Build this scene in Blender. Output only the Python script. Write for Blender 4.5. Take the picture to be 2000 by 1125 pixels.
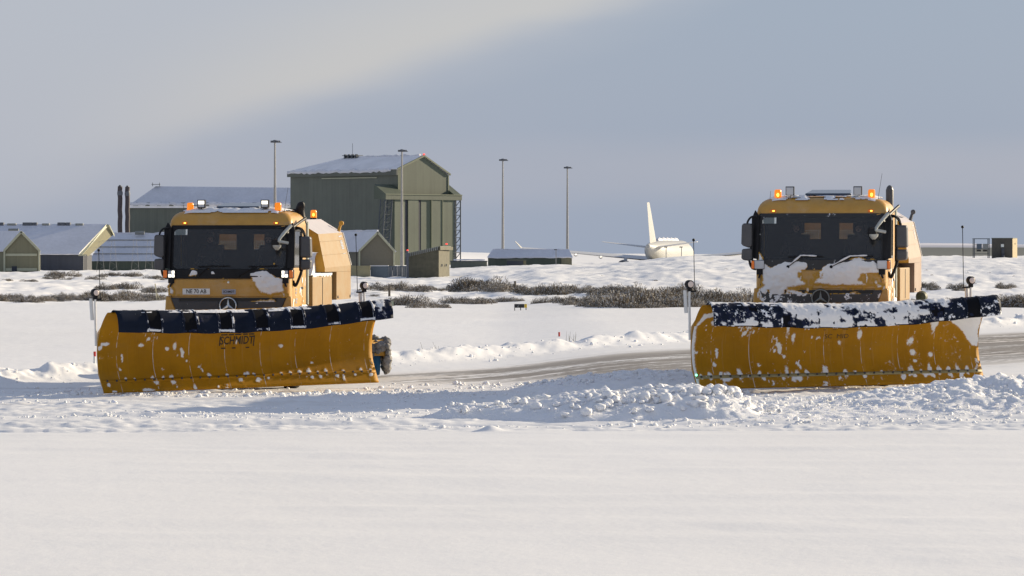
import bpy, math, random
import numpy as np
from mathutils import Vector, Matrix

# ------------------------------------------------------------------ camera, sky, sun, exposure
SC = bpy.context.scene
for _o in list(bpy.data.objects):
    bpy.data.objects.remove(_o)
COL = SC.collection
R = math.radians
CAMZ = 2.8
F = 8000.0            # focal length in pixels of the 2000 px wide photograph
HOR = 490.0           # its horizon row
cd = bpy.data.cameras.new('camera')
cd.sensor_width = 36
cd.lens = 36 * F / 2000
cd.clip_start = 1
cd.clip_end = 30000
cam = bpy.data.objects.new('camera', cd)
COL.objects.link(cam)
cam.location = (0, 0, CAMZ)
cam.rotation_euler = (R(90) - math.atan((562.5 - HOR) / F), 0, 0)
SC.camera = cam

SUN_AZ, SUN_EL = 57.0, 16.0
sv = Vector((math.sin(R(SUN_AZ)) * math.cos(R(SUN_EL)), math.cos(R(SUN_AZ)) * math.cos(R(SUN_EL)), math.sin(R(SUN_EL))))
ld = bpy.data.lights.new('sun', 'SUN')
ld.energy = 4.7
ld.angle = R(0.55)
ld.color = (1.0, 0.845, 0.61)
sun = bpy.data.objects.new('sun', ld)
COL.objects.link(sun)
sun.rotation_euler = sv.to_track_quat('Z', 'Y').to_euler()

W = bpy.data.worlds.new('World')
SC.world = W
W.use_nodes = True
nt = W.node_tree
nt.nodes.clear()
def N(t, typ, **kw):
    n = t.nodes.new(typ)
    for k, v in kw.items():
        setattr(n, k, v)
    return n
wo = N(nt, 'ShaderNodeOutputWorld')
bg = N(nt, 'ShaderNodeBackground')
sky = N(nt, 'ShaderNodeTexSky', sky_type='NISHITA')
sky.sun_disc = False
sky.sun_elevation = R(SUN_EL)
sky.sun_rotation = R(SUN_AZ)
sky.air_density = 1.2
sky.dust_density = 1.5
bg.inputs['Strength'].default_value = 0.1
tc = N(nt, 'ShaderNodeTexCoord')
sx = N(nt, 'ShaderNodeSeparateXYZ')
nt.links.new(tc.outputs['Generated'], sx.inputs[0])
def mth(t, op, a, b=None, c=None, clamp=False):
    n = N(t, 'ShaderNodeMath', operation=op)
    n.use_clamp = clamp
    for i, v in enumerate((a, b, c)):
        if v is None: continue
        if isinstance(v, (int, float)): n.inputs[i].default_value = v
        else: t.links.new(v, n.inputs[i])
    return n.outputs[0]
def mixc(t, f, a, b, blend='MIX'):
    n = N(t, 'ShaderNodeMix', data_type='RGBA', blend_type=blend)
    for i, v in ((0, f), (6, a), (7, b)):
        if isinstance(v, (int, float)): n.inputs[i].default_value = v
        elif isinstance(v, (tuple, list)): n.inputs[i].default_value = (*v, 1) if len(v) == 3 else v
        else: t.links.new(v, n.inputs[i])
    return n.outputs[2]
def maprange(t, v, a, b, c=0.0, d=1.0, smooth=True):
    n = N(t, 'ShaderNodeMapRange', interpolation_type='SMOOTHSTEP' if smooth else 'LINEAR')
    t.links.new(v, n.inputs[0])
    for i, q in zip((1, 2, 3, 4), (a, b, c, d)): n.inputs[i].default_value = q
    return n.outputs[0]
wm = N(nt, 'ShaderNodeMapping')
wm.inputs['Scale'].default_value = (9, 9, 30)
wm.inputs['Rotation'].default_value = (0, R(-14), 0)
nt.links.new(tc.outputs['Generated'], wm.inputs[0])
wn = N(nt, 'ShaderNodeTexNoise')
wn.inputs['Scale'].default_value = 1.0
wn.inputs['Detail'].default_value = 4
wn.inputs['Roughness'].default_value = 0.45
wn.inputs['Distortion'].default_value = 0.4
nt.links.new(wm.outputs[0], wn.inputs[0])
nz = mth(nt, 'SUBTRACT', wn.outputs[0], 0.5)
# distance above a soft slanting cloud edge
s = mth(nt, 'SUBTRACT', sx.outputs[2], 0.0475)
s = mth(nt, 'SUBTRACT', s, mth(nt, 'MULTIPLY', sx.outputs[0], 0.345))
s = mth(nt, 'ADD', s, mth(nt, 'MULTIPLY', nz, 0.022))
edge = maprange(nt, s, -0.009, 0.017)
glow = mth(nt, 'MULTIPLY', maprange(nt, s, 0.045, 0.010), maprange(nt, s, 0.000, 0.012))
glow = mth(nt, 'MULTIPLY', glow, maprange(nt, sx.outputs[0], -0.13, -0.04))
# paler band below the cloud, greyer blue to the right
band = mth(nt, 'MULTIPLY', maprange(nt, sx.outputs[2], 0.031, 0.020), maprange(nt, sx.outputs[2], 0.008, 0.017))
band = mth(nt, 'MULTIPLY', band, mth(nt, 'ADD', mth(nt, 'MULTIPLY', nz, 3.0), 0.80), clamp=True)
# colours are scene radiance divided by the background strength
blue = (2.06, 2.57, 3.48)
pale = (2.72, 2.95, 3.60)
white = (3.02, 3.28, 3.90)
c1 = mixc(nt, band, blue, pale)
lowleft = maprange(nt, sx.outputs[0], 0.09, -0.12)
c1 = mixc(nt, mth(nt, 'MULTIPLY', lowleft, 0.55), c1, pale)
c2 = mixc(nt, mth(nt, 'MULTIPLY', glow, 0.85), mixc(nt, edge, c1, white), (3.72, 3.74, 3.88))
high = maprange(nt, sx.outputs[2], 0.08, 0.40)
c3 = mixc(nt, mth(nt, 'MULTIPLY', high, 0.92), c2, (1.78, 2.12, 2.95))
c4 = mixc(nt, 0.10, c3, sky.outputs[0])
below = maprange(nt, sx.outputs[2], -0.002, -0.03)
c5 = mixc(nt, below, c4, (3.0, 3.0, 3.2))
nt.links.new(c5, bg.inputs['Color'])
nt.links.new(bg.outputs[0], wo.inputs[0])

vs = SC.view_settings
vs.view_transform = 'Standard'
vs.look = 'None'
vs.exposure = 0.58
vs.gamma = 1
vs.use_curve_mapping = False
SC.cycles.max_bounces = 6
SC.cycles.transparent_max_bounces = 8

# ------------------------------------------------------------------ numpy noise
def hsh(ix, iy, seed=0):
    h = (ix.astype(np.int64) * 374761393 + iy.astype(np.int64) * 668265263 + seed * 1442695041) & 0xFFFFFFFF
    h = ((h ^ (h >> 13)) * 1274126177) & 0xFFFFFFFF
    h = h ^ (h >> 16)
    return (h & 0xFFFFFF) / float(0xFFFFFF)
def vn(x, y, seed=0):
    x = np.asarray(x, float); y = np.asarray(y, float)
    ix = np.floor(x); iy = np.floor(y)
    fx = x - ix; fy = y - iy
    fx = fx * fx * (3 - 2 * fx); fy = fy * fy * (3 - 2 * fy)
    a = hsh(ix, iy, seed); b = hsh(ix + 1, iy, seed); c = hsh(ix, iy + 1, seed); d = hsh(ix + 1, iy + 1, seed)
    return (a * (1 - fx) + b * fx) * (1 - fy) + (c * (1 - fx) + d * fx) * fy
def fbm(x, y, seed=0, o=4, g=0.5):
    s = 0; a = 1; t = 0
    for k in range(o):
        s = s + a * vn(x * 2 ** k + 17.3 * k, y * 2 ** k - 9.1 * k, seed + k); t += a; a *= g
    return s / t
def worley(x, y, seed=0):
    x = np.asarray(x, float); y = np.asarray(y, float)
    ix = np.floor(x); iy = np.floor(y)
    best = np.full(x.shape, 9.0)
    for dx in (-1, 0, 1):
        for dy in (-1, 0, 1):
            cx = ix + dx; cy = iy + dy
            px = cx + hsh(cx, cy, seed); py = cy + hsh(cx, cy, seed + 7)
            best = np.minimum(best, (px - x) ** 2 + (py - y) ** 2)
    return np.sqrt(best)
def ss(a, b, x):
    t = np.clip((np.asarray(x, float) - a) / (b - a), 0, 1)
    return t * t * (3 - 2 * t)
def sdf_poly(px, py, poly):
    """signed distance, positive inside"""
    n = len(poly)
    d = np.full(px.shape, 1e9); inside = np.zeros(px.shape, bool)
    for i in range(n):
        x0, y0 = poly[i]; x1, y1 = poly[(i + 1) % n]
        ex, ey = x1 - x0, y1 - y0
        t = np.clip(((px - x0) * ex + (py - y0) * ey) / (ex * ex + ey * ey + 1e-12), 0, 1)
        d = np.minimum(d, np.hypot(px - x0 - t * ex, py - y0 - t * ey))
        c = ((y0 > py) != (y1 > py))
        with np.errstate(divide='ignore', invalid='ignore'):
            xi = (x1 - x0) * (py - y0) / (y1 - y0 + 1e-12) + x0
        inside ^= c & (px < xi)
    return np.where(inside, d, -d)

# ------------------------------------------------------------------ materials
def new_mat(name):
    m = bpy.data.materials.new(name)
    m.use_nodes = True
    t = m.node_tree
    b = t.nodes['Principled BSDF']
    return m, t, b
def noise(t, scale, detail=3, rough=0.5, vec=None, sc=None, coord='Object', dist=0.0):
    if vec is None:
        vec = N(t, 'ShaderNodeTexCoord').outputs[coord]
    if sc is not None:
        mp = N(t, 'ShaderNodeMapping')
        mp.inputs['Scale'].default_value = sc
        t.links.new(vec, mp.inputs[0]); vec = mp.outputs[0]
    n = N(t, 'ShaderNodeTexNoise')
    n.inputs['Scale'].default_value = scale
    n.inputs['Detail'].default_value = detail
    n.inputs['Roughness'].default_value = rough
    n.inputs['Distortion'].default_value = dist
    t.links.new(vec, n.inputs[0])
    return n.outputs[0]
def bump(t, b, h, strength, dist):
    n = N(t, 'ShaderNodeBump')
    n.inputs['Strength'].default_value = strength
    n.inputs['Distance'].default_value = dist
    t.links.new(h, n.inputs['Height'])
    t.links.new(n.outputs[0], b.inputs['Normal'])
SNOWC = (0.86, 0.87, 0.89)
def mat(name, col, rough=0.6, metal=0.0, var=0.12, vscale=3.0, bmp=0.0, frost=0.0, fscale=4.0, emit=None, estr=0, alpha=None):
    """painted or bare surface with uneven tone; frost = share of it carrying clinging snow"""
    m, t, b = new_mat(name)
    b.inputs['Roughness'].default_value = rough
    b.inputs['Metallic'].default_value = metal
    n = noise(t, vscale, 5, 0.6)
    f = maprange(t, n, 0.3, 0.7, 1 - var, 1 + var, False)
    c = N(t, 'ShaderNodeVectorMath', operation='SCALE')
    c.inputs[0].default_value = col
    t.links.new(f, c.inputs['Scale'])
    out = c.outputs[0]
    if frost > 0:
        n2 = noise(t, fscale, 6, 0.68)
        n3 = noise(t, fscale * 6, 3, 0.6)
        k = mth(t, 'ADD', n2, mth(t, 'MULTIPLY', n3, 0.25))
        th = 0.86 - frost * 0.45
        fm = maprange(t, k, th - 0.02, th + 0.03)
        out = mixc(t, fm, out, SNOWC)
        t.links.new(maprange(t, fm, 0, 1, rough, 0.75, False), b.inputs['Roughness'])
    t.links.new(out, b.inputs['Base Color'])
    if bmp: bump(t, b, noise(t, vscale * 6, 4, 0.6), 0.5, bmp)
    if emit:
        b.inputs['Emission Color'].default_value = (*emit, 1)
        b.inputs['Emission Strength'].default_value = estr
    return m
def snow_mat(name, col, scale, dist, rough=0.62, scale2=None):
    m, t, b = new_mat(name)
    b.inputs['Roughness'].default_value = rough
    b.inputs['Specular IOR Level'].default_value = 0.25
    n = noise(t, scale * 0.05, 3)
    t.links.new(mixc(t, n, tuple(c * 0.965 for c in col), col), b.inputs['Base Color'])
    h = noise(t, scale, 6, 0.7)
    bump(t, b, h, 0.9, dist)
    return m
M = {}
M['snow_patch'] = snow_mat('clinging_snow', (0.87, 0.87, 0.88), 18, 0.02)
def smear_mat(name, under):
    m, t, b = new_mat(name)
    a = N(t, 'ShaderNodeAttribute'); a.attribute_name = 'cover'
    n = noise(t, 30, 4, 0.7)
    f = maprange(t, mth(t, 'ADD', a.outputs['Fac'], mth(t, 'MULTIPLY', mth(t, 'SUBTRACT', n, 0.5), 0.9)), 0.18, 0.75)
    t.links.new(mixc(t, f, under, (0.84, 0.83, 0.82)), b.inputs['Base Color'])
    b.inputs['Roughness'].default_value = 0.6; b.inputs['Specular IOR Level'].default_value = 0.15
    return m
M['smear_yellow'] = smear_mat('smeared_snow_on_yellow', (0.42, 0.20, 0.012))
M['smear_cab'] = smear_mat('smeared_snow_on_cab', (0.50, 0.28, 0.05))
M['smear_navy'] = smear_mat('smeared_snow_on_navy', (0.01, 0.015, 0.04))
M['snow_lump'] = snow_mat('lumpy_snow', (0.91, 0.91, 0.92), 14, 0.03)
_b = M['snow_lump'].node_tree.nodes['Principled BSDF']
_b.inputs['Subsurface Weight'].default_value = 0.6
_b.inputs['Subsurface Radius'].default_value = (1.0, 1.0, 0.9)
_b.inputs['Subsurface Scale'].default_value = 0.05
def yellow(name, frost, fs=5.0, rough=0.42):
    m, t, b = new_mat(name)
    n = noise(t, 2.2, 5, 0.65)
    col = mixc(t, maprange(t, n, 0.3, 0.72), (0.56, 0.30, 0.050), (0.48, 0.255, 0.042))
    # thin film of road dust and hoar
    run = noise(t, 1.0, 5, 0.8, sc=(14, 14, 1.2))
    col = mixc(t, mth(t, 'MULTIPLY', maprange(t, run, 0.5, 0.72), 0.22), col, (0.30, 0.17, 0.05))
    d = noise(t, 1.1, 6, 0.7, sc=(1, 1, 1.6))
    col = mixc(t, mth(t, 'MULTIPLY', maprange(t, d, 0.45, 0.75), 0.34), col, (0.55, 0.48, 0.38))
    if frost:
        k = mth(t, 'ADD', noise(t, fs, 6, 0.7), mth(t, 'MULTIPLY', noise(t, fs * 7, 3, 0.6), 0.22))
        th = 0.86 - frost * 0.45
        fm = maprange(t, k, th - 0.02, th + 0.03)
        col = mixc(t, fm, col, SNOWC)
    t.links.new(col, b.inputs['Base Color'])
    b.inputs['Roughness'].default_value = rough
    b.inputs['Coat Weight'].default_value = 0.15
    bump(t, b, noise(t, 9, 4, 0.6), 0.15, 0.004)
    return m
M['yellow'] = yellow('yellow_cab_paint', 0.0)
M['yellow_icy'] = yellow('yellow_cab_paint_iced', 0.22)
def dusty(name, a, bcol):
    m, t, b = new_mat(name)
    n = noise(t, 1.4, 6, 0.7, sc=(1, 1, 2.2))
    n2 = noise(t, 8, 4, 0.7)
    k = mth(t, 'ADD', mth(t, 'MULTIPLY', n, 0.8), mth(t, 'MULTIPLY', n2, 0.2))
    t.links.new(mixc(t, maprange(t, k, 0.38, 0.6), a, bcol), b.inputs['Base Color'])
    b.inputs['Roughness'].default_value = 0.6
    return m
M['hopper'] = dusty('hopper_paint_frosted', (0.265, 0.150, 0.042), (0.275, 0.185, 0.085))
M['hopper_dusty'] = dusty('hopper_paint_dull_frost', (0.26, 0.175, 0.125), (0.28, 0.205, 0.155))
M['hopper_front'] = mat('hopper_front_paint', (0.52, 0.26, 0.02), 0.5)
M['hoar'] = mat('hoar_frost', (0.50, 0.47, 0.49), 0.7, var=0.06)
M['black'] = mat('black_plastic', (0.022, 0.022, 0.024), 0.45, var=0.2)
M['black_icy'] = mat('black_plastic_iced', (0.022, 0.022, 0.024), 0.45, frost=0.16, fscale=9)
M['grey'] = mat('grey_plastic', (0.055, 0.055, 0.058), 0.55, frost=0.04, fscale=5)
M['grey_icy'] = mat('grey_plastic_iced', (0.055, 0.055, 0.058), 0.55, frost=0.32, fscale=5)
M['mirror_shell'] = mat('mirror_shell', (0.075, 0.075, 0.08), 0.4)
M['interior'] = mat('cab_interior', (0.034, 0.034, 0.038), 0.8)
M['rubber'] = mat('tyre_rubber', (0.02, 0.02, 0.02), 0.85, bmp=0.01, frost=0.10, fscale=7)
M['steel'] = mat('grey_steel', (0.25, 0.26, 0.25), 0.5, 0.4, frost=0.08)
M['chassis'] = mat('chassis_paint', (0.05, 0.05, 0.05), 0.6, frost=0.18)
M['tube_green'] = mat('pale_green_tube', (0.32, 0.35, 0.30), 0.45)
M['silver'] = mat('silver_arm', (0.42, 0.43, 0.40), 0.35, 0.3)
M['white_paint'] = mat('white_paint', (0.75, 0.75, 0.73), 0.5)
M['sticker'] = mat('pale_sticker', (0.78, 0.82, 0.78), 0.5, var=0.03)
M['ink'] = mat('black_ink', (0.02, 0.02, 0.02), 0.6)
M['blue_ink'] = mat('blue_ink', (0.10, 0.16, 0.33), 0.6)
M['worn_ink'] = mat('worn_stencil_ink', (0.045, 0.03, 0.012), 0.7, frost=0.0, var=0.5, vscale=10)
M['blue_badge'] = mat('grey_blue_badge', (0.34, 0.36, 0.42), 0.5)
M['hatch'] = mat('tinted_roof_hatch', (0.04, 0.06, 0.10), 0.15)
M['chrome'] = mat('chrome', (0.6, 0.6, 0.6), 0.2, 0.9)
M['navy'] = mat('navy_flap_rubber', (0.008, 0.013, 0.027), 0.6, var=0.25, frost=0.08, fscale=7)
M['navy_snowy'] = mat('navy_flap_rubber_snowy', (0.008, 0.013, 0.027), 0.6, var=0.25, frost=0.36, fscale=5)
M['flap_black'] = mat('black_flap_rubber', (0.004, 0.004, 0.006), 0.6)
for _k in ('navy', 'navy_snowy', 'flap_black', 'interior', 'black'):
    M[_k].node_tree.nodes['Principled BSDF'].inputs['Specular IOR Level'].default_value = 0.12
M['wear'] = mat('worn_zinc_edge', (0.30, 0.25, 0.12), 0.6, frost=0.1, var=0.3)
M['bolt'] = mat('bolt_steel', (0.08, 0.08, 0.09), 0.5, 0.5)
M['amber'] = mat('amber_lens', (0.75, 0.22, 0.01), 0.25, emit=(1.0, 0.26, 0.01), estr=0.45)
M['amber_core'] = mat('amber_lamp_lit', (0.9, 0.4, 0.05), 0.3, emit=(1.0, 0.50, 0.06), estr=2.4)
M['amber_dim'] = mat('amber_lens_dim', (0.45, 0.13, 0.02), 0.25, emit=(1.0, 0.2, 0.01), estr=0.15)
M['lamp_lit'] = mat('lit_lamp', (0.9, 0.88, 0.8), 0.3, emit=(1.0, 0.93, 0.78), estr=1.0)
M['lamp_off'] = mat('lamp_glass_frosted', (0.55, 0.56, 0.58), 0.35)
M['marker_lens'] = mat('marker_lens', (0.62, 0.52, 0.47), 0.3, emit=(1, .8, .7), estr=0.06)
M['green_lamp'] = mat('green_marker_lamp', (0.1, 0.8, 0.4), 0.3, emit=(0.15, 1.0, 0.5), estr=4)
M['red'] = mat('red_reflector', (0.55, 0.03, 0.02), 0.4)
M['red_lamp'] = mat('red_obstruction_lamp', (0.7, 0.05, 0.04), 0.4, emit=(1, .08, .06), estr=0.8)
M['blue_brush'] = mat('blue_bristles', (0.01, 0.10, 0.24), 0.7)
M['olive'] = mat('dull_green_tank', (0.06, 0.065, 0.03), 0.6)
def plough_mat(name, snowy):
    m, t, b = new_mat(name)
    o = N(t, 'ShaderNodeTexCoord').outputs['Object']
    n = noise(t, 1.3, 5, 0.65, vec=o)
    col = mixc(t, maprange(t, n, 0.3, 0.7), (0.46, 0.215, 0.006), (0.37, 0.170, 0.004))
    # vertical scour marks and runs
    st = noise(t, 1.0, 4, 0.75, vec=o, sc=(16, 1.0, 0.7))
    col = mixc(t, mth(t, 'MULTIPLY', maprange(t, st, 0.58, 0.72), 0.10 if not snowy else 0.26), col, (0.52, 0.40, 0.26))
    sd = noise(t, 1.0, 5, 0.8, vec=o, sc=(26, 1.0, 0.5))
    col = mixc(t, mth(t, 'MULTIPLY', maprange(t, sd, 0.54, 0.70), 0.35), col, (0.22, 0.105, 0.012))
    gr = noise(t, 0.7, 6, 0.75, vec=o, sc=(1, 1, 2.5))
    col = mixc(t, mth(t, 'MULTIPLY', maprange(t, gr, 0.45, 0.7), 0.30), col, (0.34, 0.20, 0.06))
    big = noise(t, 2.0, 5, 0.7, vec=o, sc=(1, 1, 1.3))
    fine = noise(t, 16.0, 4, 0.7, vec=o)
    k = mth(t, 'ADD', mth(t, 'MULTIPLY', big, 0.62), mth(t, 'MULTIPLY', fine, 0.45))
    th = 0.66 if not snowy else 0.625
    col = mixc(t, maprange(t, k, th, th + 0.10), col, (0.62, 0.55, 0.48))
    # panel seams
    sp = N(t, 'ShaderNodeSeparateXYZ'); t.links.new(o, sp.inputs[0])
    fr = mth(t, 'FRACT', mth(t, 'ADD', mth(t, 'DIVIDE', sp.outputs[0], 0.775), 0.37))
    line = mth(t, 'LESS_THAN', fr, 0.016)
    sn = noise(t, 5.0, 3, 0.6, vec=o)
    col = mixc(t, mth(t, 'MULTIPLY', line, maprange(t, sn, 0.35, 0.6)), col, (0.62, 0.56, 0.5))
    t.links.new(col, b.inputs['Base Color'])
    b.inputs['Roughness'].default_value = 0.6
    b.inputs['Specular IOR Level'].default_value = 0.15
    bump(t, b, noise(t, 6, 5, 0.6, vec=o), 0.25, 0.01)
    return m
M['plough'] = plough_mat('plough_paint', False)
M['plough_snowy'] = plough_mat('plough_paint_scoured', True)
def glass_mat(name, tint, gl=1.0, d0=0.055, d1=0.10):
    m, t, b = new_mat(name)
    t.nodes.remove(b)
    out = t.nodes['Material Output']
    tr = N(t, 'ShaderNodeBsdfTransparent'); tr.inputs[0].default_value = (*tint, 1)
    g = N(t, 'ShaderNodeBsdfGlossy'); g.inputs['Roughness'].default_value = 0.03
    g.inputs[0].default_value = (gl, gl, gl, 1)
    fr = N(t, 'ShaderNodeFresnel'); fr.inputs[0].default_value = 1.5
    n = noise(t, 2.0, 5, 0.7)
    d = N(t, 'ShaderNodeBsdfDiffuse'); d.inputs[0].default_value = (0.5, 0.5, 0.5, 1)
    mx = N(t, 'ShaderNodeMixShader'); t.links.new(fr.outputs[0], mx.inputs[0])
    t.links.new(tr.outputs[0], mx.inputs[1]); t.links.new(g.outputs[0], mx.inputs[2])
    m2 = N(t, 'ShaderNodeMixShader'); t.links.new(maprange(t, n, 0.5, 0.8, d0, d1), m2.inputs[0])
    t.links.new(mx.outputs[0], m2.inputs[1]); t.links.new(d.outputs[0], m2.inputs[2])
    t.links.new(m2.outputs[0], out.inputs[0])
    return m
M['windscreen'] = glass_mat('windscreen_glass', (0.50, 0.53, 0.55))
M['clear_glass'] = glass_mat('clear_glass', (0.85, 0.86, 0.86), 1.0, 0.22, 0.4)
M['side_glass'] = glass_mat('side_glass', (0.30, 0.32, 0.34))
def cladding(m, amt=0.16):
    t = m.node_tree; b = t.nodes['Principled BSDF']; l = b.inputs['Base Color'].links[0].from_socket
    a = noise(t, 1.0, 3, 0.7, sc=(1.6, 1.6, 0.03)); r = noise(t, 0.35, 5, 0.7, sc=(1, 1, 0.5))
    k = mth(t, 'ADD', mth(t, 'MULTIPLY', a, 0.6), mth(t, 'MULTIPLY', r, 0.4))
    sc_ = N(t, 'ShaderNodeVectorMath', operation='SCALE'); t.links.new(l, sc_.inputs[0]); t.links.new(maprange(t, k, 0.35, 0.65, 1 - amt, 1 + amt, False), sc_.inputs['Scale'])
    t.links.new(sc_.outputs[0], b.inputs['Base Color'])
M['wall_green'] = mat('green_cladding', (0.084, 0.102, 0.074), 0.6, var=0.09, vscale=0.2)  # lowered, like the door green, to offset the sun on the hangar gable
M['wall_green_lifted'] = mat('lifted_green_cladding', (0.118, 0.130, 0.104), 0.6, var=0.09, vscale=0.2)  # paler green, lightened to offset the shade on the hangar's long wall
M['door_green'] = mat('green_door_panel', (0.086, 0.108, 0.078), 0.6, var=0.08, vscale=0.2)
M['groove'] = mat('dark_door_gap', (0.03, 0.035, 0.05), 0.7)
M['cream_trim'] = mat('cream_trim', (0.42, 0.42, 0.30), 0.6, var=0.06)
M['green_trim'] = mat('pale_green_trim', (0.145, 0.165, 0.11), 0.6, var=0.06)
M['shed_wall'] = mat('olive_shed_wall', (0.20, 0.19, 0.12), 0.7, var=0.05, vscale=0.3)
M['navy_shade_wall'] = mat('dark_blue_shade_wall', (0.055, 0.06, 0.075), 0.7, var=0.08, vscale=0.3)  # dark blue carries the shade on shed and hut fronts in its colour
M['brick'] = mat('olive_brown_render', (0.105, 0.098, 0.066), 0.8, var=0.22, vscale=2.2)
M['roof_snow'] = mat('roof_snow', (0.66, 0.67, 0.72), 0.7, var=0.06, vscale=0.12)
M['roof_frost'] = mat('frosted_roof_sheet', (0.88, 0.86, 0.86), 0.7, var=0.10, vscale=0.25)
M['roof_sheet'] = mat('dull_green_roof_sheet', (0.11, 0.12, 0.10), 0.6, var=0.12, vscale=0.4)
for _k in ('wall_green', 'wall_green_lifted', 'door_green', 'shed_wall', 'navy_shade_wall', 'roof_snow'): cladding(M[_k], 0.07 if _k == 'roof_snow' else 0.14)
M['stack'] = mat('dark_brown_stack', (0.055, 0.045, 0.05), 0.7)
M['mast'] = mat('galvanised_mast', (0.34, 0.33, 0.31), 0.6, var=0.12, vscale=0.6)
M['mast_head'] = mat('dark_mast_head', (0.10, 0.11, 0.13), 0.6)
M['lattice'] = mat('blue_grey_lattice', (0.06, 0.075, 0.09), 0.6)
M['aircraft'] = mat('pale_aircraft_grey', (0.46, 0.46, 0.44), 0.4, var=0.03, vscale=0.1)
M['wing'] = mat('grey_wing', (0.55, 0.56, 0.58), 0.45, var=0.05, vscale=0.1)
M['engine'] = mat('dark_pod', (0.08, 0.09, 0.11), 0.5)
M['tank_blue'] = mat('slate_blue_tank', (0.10, 0.13, 0.16), 0.6, frost=0.2, fscale=1.2)
M['ochre'] = mat('ochre_render', (0.30, 0.27, 0.16), 0.8, var=0.2, vscale=1)
M['post'] = mat('weathered_post', (0.10, 0.085, 0.07), 0.9)
M['cabin'] = mat('dark_brown_cabin', (0.075, 0.07, 0.06), 0.8)
M['skin'] = mat('skin', (0.42, 0.25, 0.18), 0.6)
M['cloth'] = mat('dark_jacket', (0.02, 0.022, 0.03), 0.85)
M['hair'] = mat('dark_hair', (0.02, 0.015, 0.01), 0.7)
M['yellow_board'] = mat('yellow_board', (0.75, 0.5, 0.04), 0.5)
M['pale_box'] = mat('pale_green_box', (0.35, 0.37, 0.27), 0.6)
M['timber'] = mat('pale_timber', (0.62, 0.55, 0.36), 0.7)

# ------------------------------------------------------------------ mesh helpers
def np_mesh(name, V, Fq, mats, mi=None, smooth=True):
    V = np.asarray(V, np.float32).reshape(-1, 3)
    Fq = np.asarray(Fq, np.int32)
    k = Fq.shape[1]
    me = bpy.data.meshes.new(name)
    me.vertices.add(len(V)); me.vertices.foreach_set('co', V.ravel())
    me.loops.add(Fq.size); me.loops.foreach_set('vertex_index', Fq.ravel())
    me.polygons.add(len(Fq))
    me.polygons.foreach_set('loop_start', np.arange(0, Fq.size, k, dtype=np.int32))
    try: me.polygons.foreach_set('loop_total', np.full(len(Fq), k, np.int32))
    except Exception: pass
    if smooth: me.polygons.foreach_set('use_smooth', np.ones(len(Fq), bool))
    for m in mats: me.materials.append(m)
    if mi is not None: me.polygons.foreach_set('material_index', np.asarray(mi, np.int32))
    me.update(calc_edges=True)
    me.validate()
    return me
def link(name, me, parent=None, loc=None, rot=None):
    o = bpy.data.objects.new(name, me)
    COL.objects.link(o)
    if parent is not None: o.parent = parent
    if loc is not None: o.location = loc
    if rot is not None: o.rotation_euler = rot
    return o
def grid_faces(nr, nc, keep=None):
    i = np.arange((nr - 1) * nc).reshape(nr - 1, nc)[:, :-1]
    q = np.stack([i, i + 1, i + nc + 1, i + nc], -1).reshape(-1, 4)
    if keep is not None: q = q[keep.reshape(-1)]
    return q
def compact(V, Q):
    u, inv = np.unique(Q, return_inverse=True)
    return V[u], inv.reshape(Q.shape)
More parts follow.
